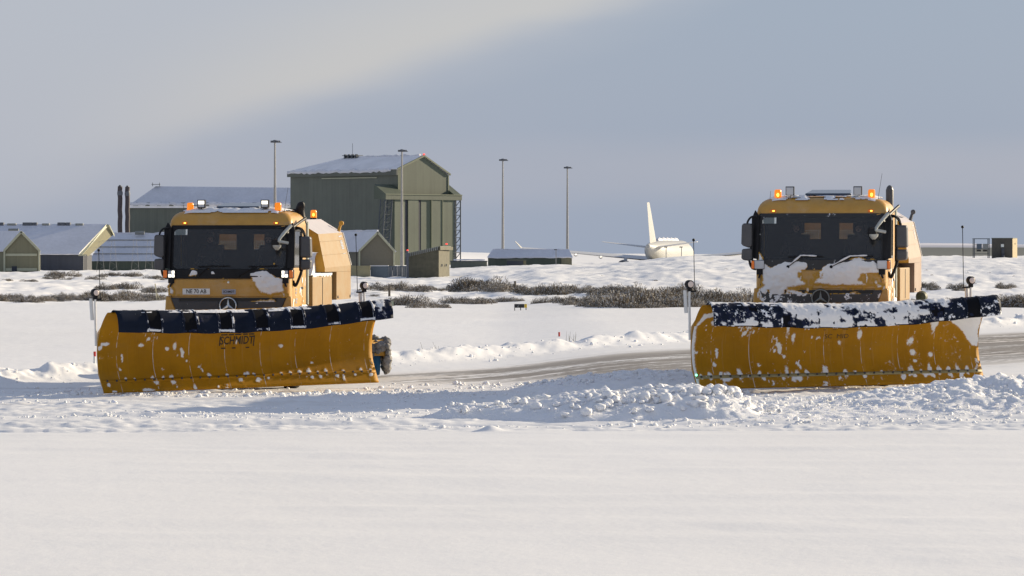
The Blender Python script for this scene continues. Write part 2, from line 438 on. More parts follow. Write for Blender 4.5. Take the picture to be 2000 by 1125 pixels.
class MB:
    def __init__(s): s.v = []; s.f = []; s.m = []
    def add(s, vs_, fs, m=0):
        b = len(s.v); s.v += [tuple(v) for v in vs_]
        for f in fs: s.f.append(tuple(b + i for i in f)); s.m.append(m)
        return s
    def box(s, x0, x1, y0, y1, z0, z1, m=0):
        return s.add([(x0, y0, z0), (x1, y0, z0), (x1, y1, z0), (x0, y1, z0), (x0, y0, z1), (x1, y0, z1), (x1, y1, z1), (x0, y1, z1)],
              [(0, 3, 2, 1), (4, 5, 6, 7), (0, 1, 5, 4), (1, 2, 6, 5), (2, 3, 7, 6), (3, 0, 4, 7)], m)
    def prism(s, poly, ext, m=0):
        """poly: list of 3D points, ext: extrusion vector"""
        n = len(poly); e = Vector(ext)
        a = [Vector(p) for p in poly]; b = [p + e for p in a]
        return s.add(a + b, [tuple(range(n))[::-1], tuple(range(n, 2 * n))] + [(i, (i + 1) % n, n + (i + 1) % n, n + i) for i in range(n)], m)
    def tube(s, pts, r, n=8, m=0, cap=True):
        pts = [Vector(p) for p in pts]
        if not isinstance(r, (list, tuple)): r = [r] * len(pts)
        b = len(s.v); up = None
        for i, p in enumerate(pts):
            d = (pts[min(i + 1, len(pts) - 1)] - pts[max(i - 1, 0)]).normalized()
            if up is None:
                up = Vector((0, 0, 1)) if abs(d.z) < .9 else Vector((1, 0, 0))
            a = d.cross(up).normalized(); c = a.cross(d).normalized(); up = c
            for k in range(n):
                t = 2 * math.pi * k / n
                s.v.append(tuple(p + a * math.cos(t) * r[i] + c * math.sin(t) * r[i]))
        for i in range(len(pts) - 1):
            for k in range(n):
                s.f.append((b + i * n + k, b + i * n + (k + 1) % n, b + (i + 1) * n + (k + 1) % n, b + (i + 1) * n + k)); s.m.append(m)
        if cap:
            s.f.append(tuple(b + k for k in range(n))[::-1]); s.m.append(m)
            e = b + (len(pts) - 1) * n
            s.f.append(tuple(e + k for k in range(n))); s.m.append(m)
        return s
    def lathe(s, prof, c=(0, 0, 0), axis='z', n=24, m=0):
        """prof: list of (r, h) along axis"""
        b = len(s.v)
        for (r, h) in prof:
            for k in range(n):
                t = 2 * math.pi * k / n; p = (r * math.cos(t), r * math.sin(t))
                q = {'z': (p[0], p[1], h), 'x': (h, p[0], p[1]), 'y': (p[0], h, p[1])}[axis]
                s.v.append((q[0] + c[0], q[1] + c[1], q[2] + c[2]))
        for i in range(len(prof) - 1):
            for k in range(n):
                s.f.append((b + i * n + k, b + i * n + (k + 1) % n, b + (i + 1) * n + (k + 1) % n, b + (i + 1) * n + k)); s.m.append(m)
        if prof[0][0] > 1e-4: s.f.append(tuple(b + k for k in range(n))[::-1]); s.m.append(m)
        if prof[-1][0] > 1e-4:
            e = b + (len(prof) - 1) * n; s.f.append(tuple(e + k for k in range(n))); s.m.append(m)
        return s
    def build(s, name, mats, parent=None, bevel=0, smooth=False, seg=2, loc=None, rot=None):
        me = bpy.data.meshes.new(name)
        me.from_pydata(s.v, [], s.f)
        if not isinstance(mats, (list, tuple)): mats = [mats]
        for q in mats: me.materials.append(q)
        me.polygons.foreach_set('material_index', s.m)
        import bmesh
        bm = bmesh.new(); bm.from_mesh(me)
        bmesh.ops.recalc_face_normals(bm, faces=bm.faces); bm.to_mesh(me); bm.free()
        if smooth:
            me.polygons.foreach_set('use_smooth', [True] * len(me.polygons))
            try: me.set_sharp_from_angle(angle=R(40))
            except Exception: pass
        me.update()
        o = link(name, me, parent, loc, rot)
        if bevel:
            q = o.modifiers.new('bevel', 'BEVEL'); q.width = bevel; q.segments = seg; q.limit_method = 'ANGLE'; q.angle_limit = R(35)
        return o
def tag(o, label=None, cat=None, group=None, kind=None):
    if label: o['label'] = label
    if cat: o['category'] = cat
    if group: o['group'] = group
    if kind: o['kind'] = kind
    return o
def empty(name, loc, rz=0, **kw):
    o = bpy.data.objects.new(name, None)
    COL.objects.link(o); o.location = loc; o.rotation_euler = (0, 0, rz); o.empty_display_size = 0.3
    return tag(o, **kw)
def patch(name, P, us, vs_, mask, thick, parent, m=None, soft=0):
    """snow clinging to a surface P(u,v)->(pos arrays, normal arrays); mask>0 is covered"""
    U, Vv = np.meshgrid(us, vs_, indexing='xy')
    k = mask(U, Vv)
    pos, nor = P(U, Vv)
    h = np.clip(k * 5, 0, 1) ** 0.6
    d = np.where(k > 0, thick * h * (0.45 + 1.1 * fbm(U * 14, Vv * 14, 5, 3)), 0) - (0.0 if soft else 0.003) * (k <= 0)
    X = np.stack([pos[i] + nor[i] * d for i in range(3)], -1).reshape(-1, 3)
    kk = k > (-0.004 if soft else 0)
    keep = kk[:-1, :-1] | kk[1:, :-1] | kk[:-1, 1:] | kk[1:, 1:]
    if not keep.any(): return None
    Q = grid_faces(len(vs_), len(us), keep)
    V2, Q2 = compact(X, Q)
    me = np_mesh(name, V2, Q2, [m or M['snow_patch']])
    if soft:
        u, inv = np.unique(Q, return_inverse=True)
        at_ = me.attributes.new('cover', 'FLOAT', 'POINT')
        at_.data.foreach_set('value', np.clip((k * (soft(U, Vv) if callable(soft) else soft)).reshape(-1)[u], 0, 1).astype(np.float32))
    return link(name, me, parent)
def text_mesh(txt, size, mapf, m, name, parent, depth=0.0, bold=0.0):
    cu = bpy.data.curves.new('lettering', 'FONT')
    cu.body = txt; cu.size = size; cu.align_x = 'CENTER'; cu.align_y = 'CENTER'; cu.offset = bold
    cu.resolution_u = 3
    o = bpy.data.objects.new('lettering', cu); COL.objects.link(o)
    dg = bpy.context.evaluated_depsgraph_get()
    me = bpy.data.meshes.new_from_object(o.evaluated_get(dg))
    bpy.data.objects.remove(o)
    me.name = name
    for v in me.vertices: v.co = mapf(v.co.x, v.co.y)
    me.materials.clear(); me.materials.append(m)
    return link(name, me, parent)
def at(px, py, Y):
    """the place seen at photo pixel px,py at a distance of Y metres"""
    return Vector(((px - 1000) * Y / F, Y, CAMZ - (py - HOR) * Y / F))

# ------------------------------------------------------------------ terrain
def QR(x, y):                       # distance from the ploughed bank towards the trucks, and distance along it
    return (x + 11) * 0.888 - (y - 88) * 0.46, (x + 11) * 0.46 + (y - 88) * 0.888
def churn_mask(x, y):
    w = 0.5 * (fbm(x * 0.5, y * 0.5, 41) - 0.5)
    return ss(62.2, 62.9, y + w) * (1 - 0.75 * ss(79, 86, y + 2 * w))
def hill(x, y):
    u = x / np.maximum(y, 1.0) * F + 1000
    rise = np.interp(u, [880, 960, 1118, 1240, 1340, 1440], [0, .34, .50, .64, .86, .86])
    near = ss(205, 400, y)
    h = 1.93 * near * rise * (1 - .7 * ss(430, 600, y) * (1 - ss(1180, 1330, u)))
    h = h - 10.0 * ss(760, 1400, y) * rise
    return h
def G(x, y, fine=True):
    x = np.asarray(x, float); y = np.asarray(y, float)
    z = 0.2 * ss(-1.0, 3.5, x) * ss(66, 76, y)
    near = 1 - ss(61.5, 62.3, y + 0.30 * (fbm(x * 0.6, y * 0, 3) - 0.5))
    z = z + near * (0.10 + 0.09 * (fbm(x * 0.12, y * 0.10, 11) - 0.5) + 0.020 * np.maximum(fbm(x * 0.30 + y * .1, y * 0.9, 12, 4) - 0.55, 0) * 4)
    q, s_ = QR(x, y)
    bank = np.exp(-((q - 0.2 - 0.3 * (fbm(s_ * 0.2, 0 * s_, 8) - .5)) / 0.95) ** 2) * ss(60, 80, y)
    bl = 0.6 + 0.8 * fbm(s_ * 0.4, q * 0.4, 9)
    z = z + 0.26 * bank * bl
    field = ss(-0.6, -2.0, q) * ss(80, 95, y)
    z = z + field * (0.10 + 0.22 * (fbm(x * 0.07, y * 0.035, 21) - 0.5) * ss(95, 160, y) + 0.035 * (fbm(x * 0.35, y * 0.12, 22, 4) - 0.5))
    rough = ss(195, 250, y)
    hum = fbm(x * 0.42, y * 0.09, 31, 5, .6)
    z = z + rough * (0.62 * (hum - 0.5) - 0.16 + 0.5 * np.maximum(fbm(x * 0.13, y * 0.04, 33, 3) - 0.56, 0)) * (1 - ss(700, 1200, y))
    z = z + hill(x, y)
    z = z + 0.3 * (fbm(x * 0.03, y * 0.008, 35, 3) - 0.5) * ss(880, 1340, x / np.maximum(y, 1) * F + 1000) * ss(260, 420, y) * (1 - ss(520, 700, y))
    if fine:
        c = churn_mask(x, y)
        runs = fbm(x * 0.28, y * 1.9, 51, 3)
        z = z + c * (0.10 * (runs - 0.45) + 0.035 * (fbm(x * 2.2, y * 3.0, 52, 3) - 0.5) + 0.045 * (fbm(x * 5.5, y * 5.0, 55, 3, .6) - 0.5) * ss(.35, .6, fbm(x * .3, y * .8, 56)) + 0.05 * np.maximum(0.55 - worley(x * 2.6, y * 2.6, 53), 0) * (fbm(x * .6, y * .8, 54) > 0.5))
        # wheel ruts running across
        for yc, w in ((63.4, .3), (65.0, .4), (66.4, .35), (72.3, .4), (74.6, .5), (76.0, .4)):
            z = z - c * 0.07 * np.exp(-((y - yc - 0.8 * (fbm(x * 0.08, x * 0, int(yc)) - .5)) / w) ** 2)
        z = z + bank * 0.15 * (fbm(s_ * 1.6 + q * 2.0, q * 0.8 - s_ * .5, 61, 5) - 0.5) * 2
        z = z + bank * 0.05 * np.maximum(0.5 - worley(s_ * 1.3, q * 1.6, 62), 0)
        fl = ss(1.0, 2.0, q) * (1 - ss(20, 24, q)) * ss(80, 84, y)
        z = z + fl * 0.012 * (fbm(q * 2.2, s_ * 0.25, 63) - 0.5)
        z = z + near * (0.008 * (fbm(x * 0.9, y * 0.5, 71, 4) - 0.5) + 0.030 * (fbm(x * 0.10 + y * .02, y * 0.9, 72, 4) - 0.5))
        z = z + near * 0.09 * np.exp(-(((x + 0.32) / 0.16) ** 2 + ((y - 61.4) / 0.2) ** 2))
    return z

ys = np.concatenate([np.linspace(-220, 10, 12), np.linspace(20, 30, 10)[:-1], np.arange(30, 60, 0.3), np.arange(60, 92, 0.085),
                     np.arange(92, 152, 0.3), np.arange(152, 460, 1.3), np.geomspace(460, 1500, 45), np.geomspace(1560, 12000, 24)])
ti = np.linspace(-0.15, 0.15, 470)
to = np.geomspace(0.17, 2.5, 14)
ts = np.concatenate([-to[::-1], ti, to])
YY, TT = np.meshgrid(ys, ts, indexing='ij')
XX = TT * np.maximum(YY, 45.0)
ZZ = G(XX, YY)
ZZ = np.where(np.abs(TT) > 0.152, np.minimum(ZZ, G(XX, YY, False)), ZZ)
GV = np.stack([XX, YY, ZZ], -1).reshape(-1, 3)
qq, sq = QR(XX, YY)
def ground_mat():
    m, t, b = new_mat('snow_ground')
    o = N(t, 'ShaderNodeTexCoord').outputs['Object']
    b.inputs['Roughness'].default_value = 0.6
    b.inputs['Specular IOR Level'].default_value = 0.2
    n = noise(t, 0.05, 5, 0.6, vec=o, sc=(1, 0.25, 1))
    col = mixc(t, maprange(t, n, 0.3, 0.7), (0.84, 0.835, 0.83), (0.88, 0.88, 0.885))
    # faint trodden dirt in the churned strip and along the edge of the cleared way
    d = noise(t, 0.5, 6, 0.7, vec=o, sc=(0.6, 1.0, 1))
    sp = N(t, 'ShaderNodeSeparateXYZ'); t.links.new(o, sp.inputs[0])
    zone = mth(t, 'MULTIPLY', maprange(t, sp.outputs[1], 66, 72), maprange(t, sp.outputs[1], 100, 84))
    col = mixc(t, mth(t, 'MULTIPLY', mth(t, 'MULTIPLY', maprange(t, d, 0.5, 0.75), zone), 0.45), col, (0.60, 0.55, 0.48))
    t.links.new(col, b.inputs['Base Color'])
    far = maprange(t, sp.outputs[1], 50, 400)
    h = mth(t, 'ADD', noise(t, 7.0, 6, 0.7, vec=o, sc=(0.8, 0.5, 1)), mth(t, 'MULTIPLY', noise(t, 1.1, 5, 0.6, vec=o, sc=(0.5, 0.35, 1)), 2.0))
    bn = N(t, 'ShaderNodeBump'); bn.inputs['Distance'].default_value = 0.03
    t.links.new(maprange(t, far, 0, 1, 0.22, 0.8, False), bn.inputs['Strength'])
    t.links.new(h, bn.inputs['Height'])
    t.links.new(bn.outputs[0], b.inputs['Normal'])
    return m
M['ground'] = ground_mat()
ground = link('snow_ground', np_mesh('snow_ground', GV, grid_faces(len(ys), len(ts)), [M['ground']]))
tag(ground, kind='structure', label='snow covered ground, smooth in front and churned around the ploughs')

def runway_mat():
    m, t, b = new_mat('cleared_runway')
    o = N(t, 'ShaderNodeTexCoord').outputs['Object']
    rot = N(t, 'ShaderNodeMapping')
    rot.inputs['Rotation'].default_value = (0, 0, math.atan2(0.46, 0.888))
    t.links.new(o, rot.inputs[0]); r = rot.outputs[0]
    a = noise(t, 1.0, 6, 0.68, vec=r, sc=(1.5, 0.03, 1))
    bb = noise(t, 1.0, 5, 0.7, vec=r, sc=(6.0, 0.10, 1))
    f = noise(t, 4.0, 5, 0.7, vec=r, sc=(1, 0.35, 1))
    k = mth(t, 'ADD', mth(t, 'ADD', mth(t, 'MULTIPLY', a, 0.62), mth(t, 'MULTIPLY', bb, 0.30)), mth(t, 'MULTIPLY', f, 0.20))
    sp = N(t, 'ShaderNodeSeparateXYZ'); t.links.new(o, sp.inputs[0])
    sr = N(t, 'ShaderNodeSeparateXYZ'); t.links.new(r, sr.inputs[0])
    bare = maprange(t, sp.outputs[0], -5.0, 2.5)
    k = mth(t, 'ADD', k, mth(t, 'MULTIPLY', bare, 0.10))
    mk = maprange(t, k, 0.57, 0.655)
    # q = .888 x - .46 y + const ; fade at both edges of the cleared strip
    q = mth(t, 'ADD', mth(t, 'ADD', mth(t, 'MULTIPLY', sp.outputs[0], 0.888), mth(t, 'MULTIPLY', sp.outputs[1], -0.46)), 50.25)
    e = mth(t, 'MULTIPLY', maprange(t, q, 3.5, 6.5), maprange(t, q, 19, 14))
    e = mth(t, 'MULTIPLY', e, maprange(t, sp.outputs[1], 84, 90))
    mk = mth(t, 'MULTIPLY', mth(t, 'MULTIPLY', mk, e), 0.80)
    dust = maprange(t, noise(t, 1.0, 5, 0.6, vec=r, sc=(0.5, 0.03, 1)), 0.4, 0.65)
    snow = mixc(t, mth(t, 'MULTIPLY', mth(t, 'MULTIPLY', dust, e), 0.55), (0.84, 0.835, 0.83), (0.58, 0.50, 0.41))
    t.links.new(mixc(t, mk, snow, (0.078, 0.059, 0.043)), b.inputs['Base Color'])
    t.links.new(maprange(t, mk, 0, 1, 0.6, 0.8, False), b.inputs['Roughness'])
    bump(t, b, noise(t, 5, 5, 0.7, vec=r, sc=(1, 0.3, 1)), 0.35, 0.02)
    return m
M['runway'] = runway_mat()
iq = (qq[:-1, :-1] > 1.6) & (qq[:-1, :-1] < 24) & (YY[:-1, :-1] > 83) & (YY[:-1, :-1] < 330) & (np.abs(TT[:-1, :-1]) < 0.15)
V2, Q2 = compact(GV + np.array([0, 0, 0.004]), grid_faces(len(ys), len(ts), iq))
tag(link('runway', np_mesh('runway', V2, Q2, [M['runway']])), kind='structure', label='partly cleared runway with dark asphalt streaks showing through snow')

# ploughed heaps
def HP(x, y):
    t1 = ss(-1.3, 3.2, x)
    c1 = 68.7 + 0.13 * (x + 1) + 0.4 * (fbm(x * .5, x * 0, 81) - .5)
    w1 = 0.55 + 1.15 * ss(-1.3, 1.2, x)
    r = np.abs(y - c1) / w1
    end = 1 - ss(3.4, 4.5, x + 0.5 * (fbm(y, y * 0, 82) - .5))
    p1 = (0.14 + 0.22 * t1) * np.clip(1 - r ** 2, 0, 1) ** 0.8 * ss(-1.5, -1.0, x) * end
    c2 = 69.4 + 0.66 * (x - 4) - 0.028 * (x - 4) ** 2
    w2 = 2.3 + 0.8 * ss(5, 9, x)
    r2 = np.abs(y - c2) / w2
    p2 = (0.07 + 0.27 * ss(4.2, 9.5, x)) * np.clip(1 - r2 ** 2, 0, 1) * ss(3.0, 4.6, x)
    # low mound of thrown snow behind the right blade, and a broken ridge under the left one
    p3 = 0.17 * np.clip(1 - ((x - 2.3) / 2.4) ** 2 - ((y - 80.6) / 2.2) ** 2, 0, 1) ** 0.7
    return p1, p2, p3
def heap(name, x0, x1, y0, y1, st, which, label):
    xs = np.arange(x0, x1, st); yy = np.arange(y0, y1, st)
    X, Y = np.meshgrid(xs, yy)
    p = HP(X, Y)
    b = sum(p[i] for i in which)
    k = np.clip(b / 0.28, 0, 1)
    big = np.clip(1 - worley(X * 2.3, Y * 2.3, 91) * 1.25, 0, 1) ** 0.6
    mid = np.clip(1 - worley(X * 5.2 + 3, Y * 5.2, 92) * 1.2, 0, 1) ** 0.6
    sml = np.clip(1 - worley(X * 10.5, Y * 10.5 + 5, 93) * 1.2, 0, 1) ** 0.7
    sc = 1.0 if 0 in which else 0.7
    am = 1.0 if 0 in which else 1.7
    b2 = b * (0.8 + 0.4 * fbm(X * 1.1, Y * 1.1, 94)) + am * k * (0.035 * big * sc + 0.036 * mid + 0.022 * sml + 0.20 * (fbm(X * 2.3, Y * 2.3, 95, 5, .6) - .5) + 0.07 * (fbm(X * 9, Y * 9, 96, 3, .6) - .5))
    Z = G(X, Y) + b2 - 0.02 + 0.02 * (k > 0)
    kk = b > 0.002
    keep = kk[:-1, :-1] | kk[1:, 1:] | kk[1:, :-1] | kk[:-1, 1:]
    V3, Q3 = compact(np.stack([X, Y, Z], -1).reshape(-1, 3), grid_faces(len(yy), len(xs), keep))
    o = link(name, np_mesh(name, V3, Q3, [M['snow_lump']]))
    return tag(o, label=label, kind='stuff')
heap('snow_heap', -1.7, 5.8, 66.2, 72.2, 0.034, (0,), 'tall lumpy heap of ploughed snow in front of the right plough')
heap('snow_windrow', 2.8, 15.5, 66.0, 79, 0.045, (1,), 'long low ridge of ploughed snow running off to the right')
heap('snow_mound', -0.3, 4.9, 78.2, 83, 0.05, (2,), 'low mound of thrown snow left of the right plough')

# clods: many small irregular lumps of snow
def ico():
    t = (1 + 5 ** .5) / 2
    v = [(-1, t, 0), (1, t, 0), (-1, -t, 0), (1, -t, 0), (0, -1, t), (0, 1, t), (0, -1, -t), (0, 1, -t), (t, 0, -1), (t, 0, 1), (-t, 0, -1), (-t, 0, 1)]
    f = [(0, 11, 5), (0, 5, 1), (0, 1, 7), (0, 7, 10), (0, 10, 11), (1, 5, 9), (5, 11, 4), (11, 10, 2), (10, 7, 6), (7, 1, 8), (3, 9, 4), (3, 4, 2), (3, 2, 6), (3, 6, 8), (3, 8, 9), (4, 9, 5), (2, 4, 11), (6, 2, 10), (8, 6, 7), (9, 8, 1)]
    v = [Vector(p).normalized() for p in v]; c = {}
    def mid(a, b):
        k = (min(a, b), max(a, b))
        if k not in c: v.append(((v[a] + v[b]) / 2).normalized()); c[k] = len(v) - 1
        return c[k]
    g = []
    for a, b, d in f:
        x, y, z = mid(a, b), mid(b, d), mid(d, a); g += [(a, x, z), (b, y, x), (d, z, y), (x, y, z)]
    return np.array([tuple(p) for p in v]), np.array(g)
ICV, ICF = ico()
def clods(name, P, r, seed, label, m=None):
    rg = np.random.default_rng(seed)
    n = len(P); k = len(ICV)
    jit = 1 + 0.20 * (rg.random((n, k, 1)) - 0.5) * 2
    sc = r[:, None, None] * (0.7 + 0.6 * rg.random((n, 1, 3))) * np.stack([np.ones(n), np.ones(n), 0.45 + 0.5 * rg.random(n)], -1)[:, None, :]
    V3 = ICV[None] * jit * sc + P[:, None, :]
    Q3 = ICF[None] + (np.arange(n) * k)[:, None, None]
    o = link(name, np_mesh(name, V3.reshape(-1, 3), Q3.reshape(-1, 3), [m or M['snow_lump']]))
    return tag(o, label=label, kind='stuff')
rg = np.random.default_rng(4)
def scat(n, x0, x1, y0, y1, dens, rmin, rmax, hp=()):
    x = rg.uniform(x0, x1, n); y = rg.uniform(y0, y1, n)
    ok = rg.random(n) < dens(x, y)
    x = x[ok]; y = y[ok]
    r = rmin + (rmax - rmin) * rg.random(len(x)) ** 5
    p = HP(x, y); z = G(x, y) + sum(p[i] for i in hp) if hp else G(x, y)
    return np.stack([x, y, z + r * 0.25 + (0.05 if hp else 0)], -1), r
A1 = scat(4200, -1.5, 5.4, 66.2, 72.0, lambda x, y: np.clip(HP(x, y)[0] * 4, 0, 1), 0.010, 0.10, (0,))
A2 = scat(15000, 3.0, 15, 66, 79, lambda x, y: np.clip(HP(x, y)[1] * 4, 0, .9), 0.010, 0.055, (1,))
A3 = scat(1200, -0.3, 5, 78.2, 83, lambda x, y: np.clip(HP(x, y)[2] * 5, 0, 1), 0.015, 0.06, (2,))
clods('snow_clods', np.concatenate([A1[0], A2[0], A3[0]]), np.concatenate([A1[1], A2[1], A3[1]]), 5, 'loose lumps of snow lying over the ploughed heaps')
B1 = scat(16000, -12, 12, 65.5, 84, lambda x, y: (fbm(x * .35, y * .7, 101) > 0.5) * 0.6 * churn_mask(x, y), 0.012, 0.05)
B2 = scat(1500, -9.3, -1.0, 78.2, 80.5, lambda x, y: 0.35 + 0 * x, 0.015, 0.07)
B3 = scat(900, -3.2, 4.2, 78.5, 86, lambda x, y: 0.7 * (fbm(x * .5, y * .5, 103) > .48), 0.015, 0.07)
B4 = scat(2500, 4.5, 14, 66, 70, lambda x, y: 0.35 + 0 * x, 0.012, 0.05)
clods('snow_crumbs', np.concatenate([B[0] for B in (B1, B2, B3, B4)]), np.concatenate([B[1] for B in (B1, B2, B3, B4)]), 6, 'scattered crumbs of snow on the churned strip')
# clods along the bank
n = 1100
s_ = rg.uniform(-8, 150, n); q_ = rg.normal(0.5, 0.9, n)
bx = -11 + q_ * 0.888 + s_ * 0.46; by = 88 - q_ * 0.46 + s_ * 0.888
rr = 0.012 + 0.05 * rg.random(n) ** 4
clods('bank_clods', np.stack([bx, by, G(bx, by) + rr * 0.3], -1), rr, 7, 'small clods of snow along the ploughed bank')

# distant land and hills beyond the plateau on the right
def hills():
    n = 160
    us = np.linspace(1150, 3600, n)
    Yd = 4200.0
    rows = [(3700, -11.0), (4000, -1.0), (4070, 0.9), (4110, 2.2), (4180, 5.6), (4230, 7.6), (4300, 9.6), (4420, 10.3), (4900, 4.0)]
    V3 = []
    for (yd, z) in rows:
        for u in us:
            fade = ss(1480, 1760, u)
            zz = (z + 11) * fade * (1 + (0.10 if z > 4 else 0) * (fbm(u * 0.006, yd * 0.01, 71) - 0.5) * 2) - 11
            V3.append(((u - 1000) * yd / F, yd, zz))
    m, t, b = new_mat('far_hill_ground')
    g = N(t, 'ShaderNodeNewGeometry'); sp = N(t, 'ShaderNodeSeparateXYZ'); t.links.new(g.outputs['Position'], sp.inputs[0])
    nn = noise(t, 0.02, 5, 0.6, sc=(1, 1, 14))
    hh = mth(t, 'ADD', sp.outputs[2], mth(t, 'MULTIPLY', mth(t, 'SUBTRACT', nn, 0.5), 2.2))
    c = mixc(t, maprange(t, hh, 5.6, 6.8), (0.085, 0.10, 0.098), (0.36, 0.38, 0.46))  # bluish greys put distance haze into the hill colour
    c = mixc(t, maprange(t, hh, 7.8, 9.6), c, (0.60, 0.60, 0.66))
    t.links.new(c, b.inputs['Base Color']); b.inputs['Roughness'].default_value = 0.9
    o = link('distant_hills', np_mesh('distant_hills', V3, grid_faces(len(rows), n), [m]))
    tag(o, kind='structure', label='distant snowy hills over a dark strip of low land')
hills()

# ------------------------------------------------------------------ plough trucks
def smoothpath(pts, n=6):
    """Catmull-Rom through points"""
    P = [Vector(p) for p in pts]; P = [P[0] * 2 - P[1]] + P + [P[-1] * 2 - P[-2]]
    out = []
    for i in range(1, len(P) - 2):
        for k in range(n):
            t = k / n; a, b, c, d = P[i - 1], P[i], P[i + 1], P[i + 2]
            out.append(0.5 * ((2 * b) + (c - a) * t + (2 * a - 5 * b + 4 * c - d) * t * t + (3 * b - a - 3 * c + d) * t ** 3))
    out.append(P[-2]); return out
PROF = np.array([(0.0, 0.0), (-0.07, 0.12), (-0.14, 0.24), (-0.235, 0.42), (-0.275, 0.62), (-0.27, 0.84), (-0.20, 1.06), (-0.08, 1.26), (0.05, 1.40), (0.17, 1.50), (0.24, 1.53)])
FLAP = np.array([(0.02, 1.40), (0.10, 1.50), (0.19, 1.575), (0.29, 1.60), (0.38, 1.575), (0.45, 1.50), (0.49, 1.40), (0.505, 1.28), (0.51, 1.18)])
def arc(prof):
    d = np.r_[0, np.cumsum(np.hypot(*np.diff(prof, axis=0).T))]
    s = np.linspace(0, d[-1], 60)
    f = np.interp(s, d, prof[:, 0]); z = np.interp(s, d, prof[:, 1])
    k = np.ones(5) / 5                                   # round the corners
    f2 = np.convolve(np.pad(f, 2, 'edge'), k, 'valid'); z2 = np.convolve(np.pad(z, 2, 'edge'), k, 'valid')
    f2[0], z2[0], f2[-1], z2[-1] = f[0], z[0], f[-1], z[-1]
    return s, f2, z2
PS, PF, PZ = arc(PROF); FS, FF_, FZ = arc(FLAP)
def surf(S, Fw, Zz, off=0.0):
    """(x, arc length) -> position and outward (forward) normal; forward is -y"""
    tf = np.gradient(Fw, S); tz = np.gradient(Zz, S)
    def P(U, V):
        f = np.interp(V, S, Fw); z = np.interp(V, S, Zz)
        a = np.interp(V, S, tf); b = np.interp(V, S, tz)
        L = np.hypot(a, b) + 1e-9
        nf, nz_ = b / L, -a / L
        return (U, -(f + nf * off), z + nz_ * off), (0 * U, -nf, nz_)
    return P
def sheet(name, P, us, vv, mats, parent, mi=None, th=0.02, off=-1):
    U, V = np.meshgrid(us, vv)
    p, n = P(U, V)
    me = np_mesh(name, np.stack([p[0], p[1], p[2]], -1).reshape(-1, 3), grid_faces(len(vv), len(us)), mats, mi)
    o = link(name, me, parent)
    q = o.modifiers.new('thickness', 'SOLIDIFY'); q.thickness = th; q.offset = off
    return o
BLACKS = [-2.13, -1.365, -0.60, 0.17, 0.96, 1.73, 2.50]
